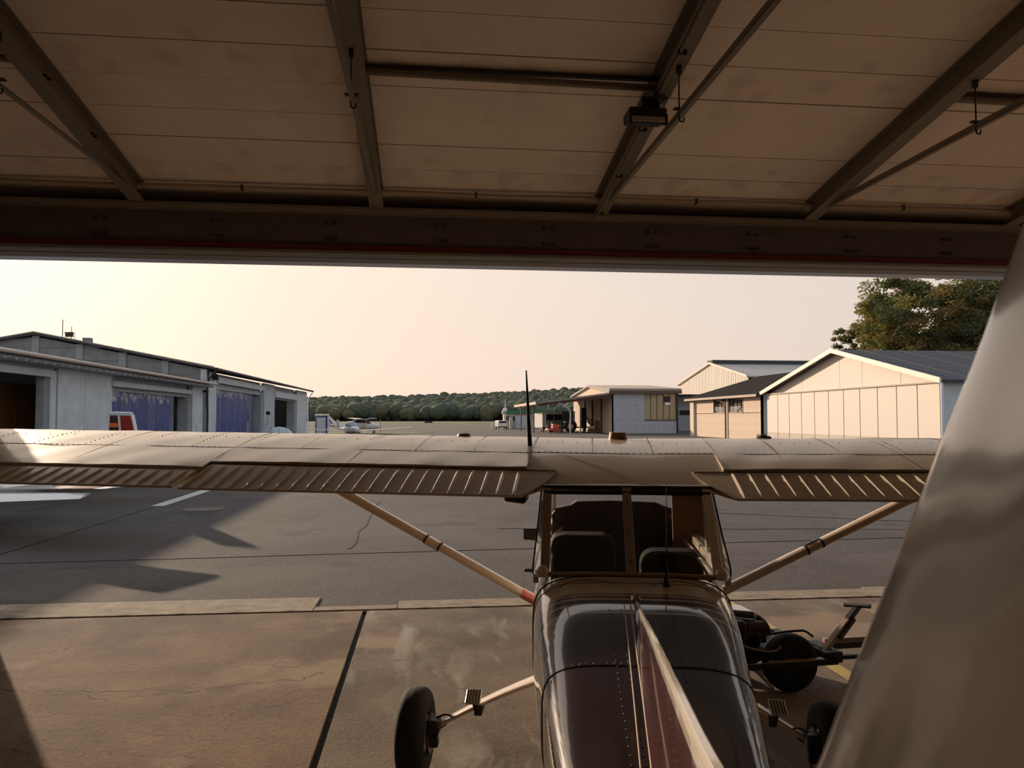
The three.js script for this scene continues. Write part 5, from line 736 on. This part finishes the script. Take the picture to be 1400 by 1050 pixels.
// ---------------------------------------------------------------- black tug on the hangar floor, right of the aircraft
{
  const P = thing('aircraft_tug', 'black motorised aircraft tug with fat tyres and raised tow arm on the hangar floor', 'tug', [2.64, 0, -5.55], R(5));
  const ox = 0, deck = mat(.016, .015, .015, .55);
  const bigT = (x, z, r = .205, w = .13) => { const tp = []; for (let i = 0; i <= 20; i++) { const q = i / 20 * Math.PI * 2; tp.push(new THREE.Vector2(r * .62 + r * .38 * Math.sign(Math.cos(q)) * Math.abs(Math.cos(q)) ** .7, w / 2 * Math.sign(Math.sin(q)) * Math.abs(Math.sin(q)) ** .7)); } const t = part('wheel_tyre', new THREE.LatheGeometry(tp, 40).rotateX(Math.PI / 2).translate(x, r, z), M.rubber, P); part('wheel_hub', [new THREE.CylinderGeometry(r * .5, r * .5, w * .7, 20).rotateX(Math.PI / 2).translate(x, r, z), ...[0, 1, 2, 3].map((k) => bar(V(x + .04 * Math.cos(k * 1.57), r + .04 * Math.sin(k * 1.57), z), V(x + .04 * Math.cos(k * 1.57), r + .04 * Math.sin(k * 1.57), z + w * .42), .008, 6))], M.iron, t); };
  bigT(0, .02, .21, .14); bigT(0, -.62, .21, .14); bigT(-.75, .02); bigT(-.75, -.62);
  part('chassis', [box(-.95, .32, .215, .265, -.02 - .10, -.5 + .02, .008), box(-.95, .34, .20, .24, .085, .11), box(-.95, .34, .20, .24, -.74, -.71), box(.28, .34, .2, .24, -.72, .1)], deck, P); part('deck_edge', box(-.2, .22, .243, .252, .075, .118), mat(.40, .33, .25, .4), P);
  part('axle', [bar(V(0, .21, -.62), V(0, .21, .02), .03), bar(V(-.75, .21, -.62), V(-.75, .21, .02), .03)], M.iron, P);
  const e = part('engine_block', [new RoundedBoxGeometry(.34, .22, .30, 2, .03).translate(-.42, .37, -.28), new RoundedBoxGeometry(.20, .12, .24, 2, .03).translate(-.22, .33, -.28)], M.black, P); for (let k = 0; k < 6; k++) part('cooling_fin', new THREE.BoxGeometry(.012, .13, .17).translate(-.16 + k * .018, .36, -.28), mat(.10, .05, .04, .5), e);
  part('air_filter', new THREE.CylinderGeometry(.105, .115, .075, 28).translate(-.42, .525, -.42), M.black, P); for (let k = 0; k < 14; k++) { const a = k / 14 * 6.283; part('filter_pleat', box(-.006, .006, .495, .56, -.006, .006).translate(-.42 + .112 * Math.cos(a), 0, -.42 + .112 * Math.sin(a)), M.black, P); } part('filter_lid', new THREE.CylinderGeometry(.085, .085, .012, 28).translate(-.42, .57, -.42), mat(.30, .24, .18, .5), P);
  part('fuel_tank', new RoundedBoxGeometry(.21, .12, .26, 3, .035).rotateZ(-.12).translate(-.20, .46, -.40), gloss(.02, .024, .026, .35), P); part('flywheel', new THREE.CylinderGeometry(.10, .10, .03, 28).rotateX(.35).translate(-.55, .41, -.08), mat(.14, .11, .09, .35, .6), P); part('muffler', new THREE.CylinderGeometry(.05, .05, .15, 16).rotateZ(Math.PI / 2).translate(-.14, .40, -.24), mat(.09, .04, .03, .6), P);
  part('throttle_cable', tube([V(-.62, .46, .02), V(-.48, .40, .08), V(-.30, .34, .10), V(-.16, .325, .10), V(-.06, .37, .06), V(.02, .385, .03), V(.16, .34, .0), V(.30, .28, -.04), V(.36, .25, -.08)], .007, 60, 6), mat(.32, .20, .15, .5), P); part('brake_cable', tube([V(-.5, .5, -.1), V(-.42, .53, -.08), V(-.3, .52, -.05), V(-.22, .5, -.1)], .006, 30, 6), mat(.35, .33, .30, .5), P);
  part('tow_arm', beam(V(.29, .25, -.02), V(.56, .46, -.10), .05, .035, V(0, 1, 0), .006), mat(.36, .27, .19, .45), P, 'bare metal tow arm'); part('arm_grip', [beam(V(.56, .46, -.10), V(.68, .555, -.135), .055, .04, V(0, 1, 0), .01), bar(V(.62, .545, -.22), V(.70, .575, -.02), .018)], M.black, P); part('arm_slide', beam(V(.44, .345, -.05), V(.60, .47, -.10), .06, .03), M.black, P);
  part('tow_fork', [box(.34, .80, .22, .26, -.22, -.17, .006), box(.34, .86, .215, .245, .02, .06, .006), box(.26, .40, .20, .28, -.25, .08, .01)], deck, P); part('fork_bar', box(.42, .95, .265, .30, -.22, -.18, .004), mat(.34, .20, .14, .5), P); part('link_rod', tube([V(-.02, .36, -.2), V(.18, .37, -.2), V(.26, .365, -.2), V(.33, .32, -.2)], .010, 20, 6), M.black, P); part('strut_brace', [beam(V(-.32, .20, .10), V(-.18, .06, .10), .02, .02), bar(V(-.7, .10, .12), V(-.28, .03, .12), .007)], mat(.30, .25, .2, .5), P);
}

// ---------------------------------------------------------------- trees
const leafGeo = (() => { const g = new THREE.BufferGeometry(); g.setAttribute('position', new THREE.Float32BufferAttribute([0, 0, 0, .5, .12, .25, 1, 0, 0, .5, .12, -.25, .5, -.02, 0], 3)); g.setIndex([0, 1, 4, 1, 2, 4, 2, 3, 4, 3, 0, 4]); const h = g.toNonIndexed(); h.computeVertexNormals(); return h; })();
const leafMat = new THREE.MeshPhysicalMaterial({ color: C(1, 1, 1), roughness: .85, transmission: .5, thickness: 0, side: THREE.DoubleSide });
function leafyTree(name, label, group, x, z, base, crown, nClump, perClump, size, tones) {
  const P = thing(name, label, 'tree', [x, 0, z], 0, group), [cy, rx, ry] = crown;
  part('trunk', bar(V(0, 0, 0), V(.2, cy, 0), .45, 10, .2), mat(.06, .045, .035, .9), P);
  for (let k = 0; k < 7; k++) { const a = k / 7 * 6.283 + rr(-.3, .3); part('branch', bar(V(0, base + k * .3, 0), V(Math.cos(a) * rx * .7, cy + rr(-.3, .5) * ry, Math.sin(a) * rx * .7), .16, 7, .03), mat(.06, .045, .035, .9), P); }
  const im = new THREE.InstancedMesh(leafGeo, leafMat, nClump * perClump), m = new THREE.Matrix4(), q = new THREE.Quaternion(), e = new THREE.Euler(); let i = 0;
  for (let c = 0; c < nClump; c++) {
    const u = rr(-1, 1), a = rr(0, 6.283), r = Math.cbrt(rr(.25, 1)), s = Math.sqrt(1 - u * u), lump = 1 + .16 * Math.sin(a * 3 + u * 4) + .10 * Math.sin(a * 7 + 2);
    const cx = Math.cos(a) * s * rx * r * lump, cyy = cy + u * ry * r * lump, cz = Math.sin(a) * s * rx * r * lump, cr = rr(.11, .2) * rx, tone = tones[Math.floor(rnd() * tones.length)];
    for (let k = 0; k < perClump; k++, i++) {
      const uu = rr(-1, 1), aa = rr(0, 6.283), ss = Math.sqrt(1 - uu * uu), r2 = Math.cbrt(rnd()) * cr, sz = size * rr(.6, 1.3); e.set(rr(-.9, .5), rr(0, 6.283), rr(-.7, .7)); q.setFromEuler(e);
      m.compose(V(cx + Math.cos(aa) * ss * r2, cyy + uu * r2 * .55, cz + Math.sin(aa) * ss * r2), q, V(sz, sz, sz)); im.setMatrixAt(i, m); const f = rr(.7, 1.3); im.setColorAt(i, C(tone[0] * f, tone[1] * f, tone[2] * f)); } }
  im.name = 'foliage'; im.userData.kind = 'stuff'; P.add(shade(im)); return P;
}
{
  const greens = [[.19, .20, .045], [.26, .24, .055], [.13, .155, .045], [.30, .22, .06], [.10, .125, .04]];
  const put = (px, py, Z) => at(px, py, 'z', Z);
  const a = put(1275, 440, -76), b = put(1171, 470, -100), c = put(1368, 450, -77), d = put(1225, 470, -93);
  leafyTree('broadleaf_tree', 'large spreading broadleaf tree behind the dark roof of the gabled hangar', 'trees behind the gabled hangar', a.x, a.z, 4, [a.y - .4, 7.0, 5.2], 300, 130, .42, greens);
  leafyTree('broadleaf_tree', 'small outlying broadleaf tree at the end of the clump behind the gable', 'trees behind the gabled hangar', b.x, b.z, 3, [b.y - .5, 3.0, 3.2], 70, 110, .36, greens);
  leafyTree('broadleaf_tree', 'broadleaf tree half hidden by the white tail fin', 'trees behind the gabled hangar', c.x, c.z, 4, [c.y + .2, 6.2, 6.0], 220, 120, .42, greens);
  leafyTree('broadleaf_tree', 'dark lower broadleaf tree in front of the large spreading tree', 'trees behind the gabled hangar', d.x, d.z, 3, [d.y - .2, 5.2, 5.0], 140, 120, .38, greens.slice(2));
}
{ // forest edge: each tree of the first row by itself, the wooded slope behind as one mass
  const blob = (s0) => { const g = new THREE.IcosahedronGeometry(1, 4), p = g.attributes.position; for (let i = 0; i < p.count; i++) { const v = V().fromBufferAttribute(p, i).normalize(), n = .62 + .34 * Math.sin(v.x * 3.1 + s0) * Math.cos(v.z * 2.7 + s0 * 2) + .22 * Math.sin(v.y * 6.3 + v.x * 5.1 + s0) + .16 * Math.sin(v.z * 11 + v.y * 9 + s0 * 3) + .12 * Math.sin(v.x * 19 + v.z * 17 + v.y * 15), k = .84 + .22 * n; v.multiplyScalar(k); p.setXYZ(i, v.x, v.y, v.z); } const h = mergeVertices(prepOnlyPos(g)); h.computeVertexNormals(); return h; };
  function prepOnlyPos(g) { const h = new THREE.BufferGeometry(); h.setAttribute('position', g.attributes.position.clone()); return h; }
  const ftex = null, bl = [blob(1), blob(2.3), blob(4.1)], cols = [[.085, .105, .065], [.105, .122, .066], [.072, .094, .068], [.128, .12, .068]];
  const fm = cols.map((c) => mat(...c, 1)), bark = mat(.05, .04, .03, 1), tg = new THREE.CylinderGeometry(.3, .4, 5, 6).translate(0, 2.5, 0);
  const protos = [0, 1, 2].map((k) => { const P = new THREE.Group(); part('crown', bl[k].clone().scale(5.6, 4.6, 5.6).translate(0, 5.8, 0), fm[k], P); part('trunk', tg, bark, P); return P; });
  let n = 0;
  for (let px = 380; px < 900; px += 7) { const Z = -560 - 12 * Math.sin(px * .05) + rr(-6, 6), w = at(px + rr(-2, 2), 560, 'z', Z), P = protos[n % 3].clone(); P.name = numbered('forest_tree'); P.position.set(w.x, 0, Z); const s = rr(.85, 1.2); P.scale.set(s, s * rr(.9, 1.15), s); P.rotation.y = rr(0, 6); P.children[0].material = fm[Math.floor(rnd() * 4)]; tag(P, 'rounded dark green tree at the foot of the distant forest', 'tree', 'trees at the edge of the distant forest'); scene.add(P); n++; }
  const hillTop = (px) => lerpTable([[300, 545], [420, 543], [560, 541], [600, 538.5], [680, 537.5], [740, 534], [800, 530], [860, 531], [1000, 534]], px, 1);
  const pos = []; for (let r = 0; r < 12; r++) for (let px = 330; px < 1000; px += 4.6) { const Z = -578 - r * 34 + rr(-16, 16), f = (r + 1) / 12, py = 572 - (572 - hillTop(px)) * (.42 + .58 * f) + rr(-1.4, 1.4); const w = at(px + rr(-3, 3), py, 'z', Z); pos.push([w.x, w.y - 5.5, Z]); }
  for (let k = 0; k < 3; k++) { const l = pos.filter((_, i) => i % 3 === k), im = new THREE.InstancedMesh(bl[k], mat(1, 1, 1, 1), l.length), m = new THREE.Matrix4(); l.forEach(([x, y, z], i) => { const s = rr(4.6, 7.6); m.compose(V(x, y, z), new THREE.Quaternion().setFromEuler(new THREE.Euler(0, rr(0, 6), 0)), V(s, s * rr(.8, 1.1), s)); im.setMatrixAt(i, m); const c = cols[Math.floor(rnd() * 4)], f = rr(.8, 1.2); im.setColorAt(i, C(c[0] * f, c[1] * f, c[2] * f)); }); im.name = numbered('forest_slope'); tag(im, 'dense dark green forest covering the low hill behind the field', 'forest', null, 'stuff'); scene.add(shade(im)); }
  const hp = []; const hg = grid(30, 6, (u, v) => { const px = 250 + 800 * u, Z = -590 - 420 * v, py = 572 - (572 - hillTop(px)) * (.10 + .75 * v) + 8; const w = at(px, py, 'z', Z); return V(w.x, w.y - 5, Z); }); struct('ground_hill', hg, mat(.05, .05, .03, 1));
}
renderer.render(scene, camera);
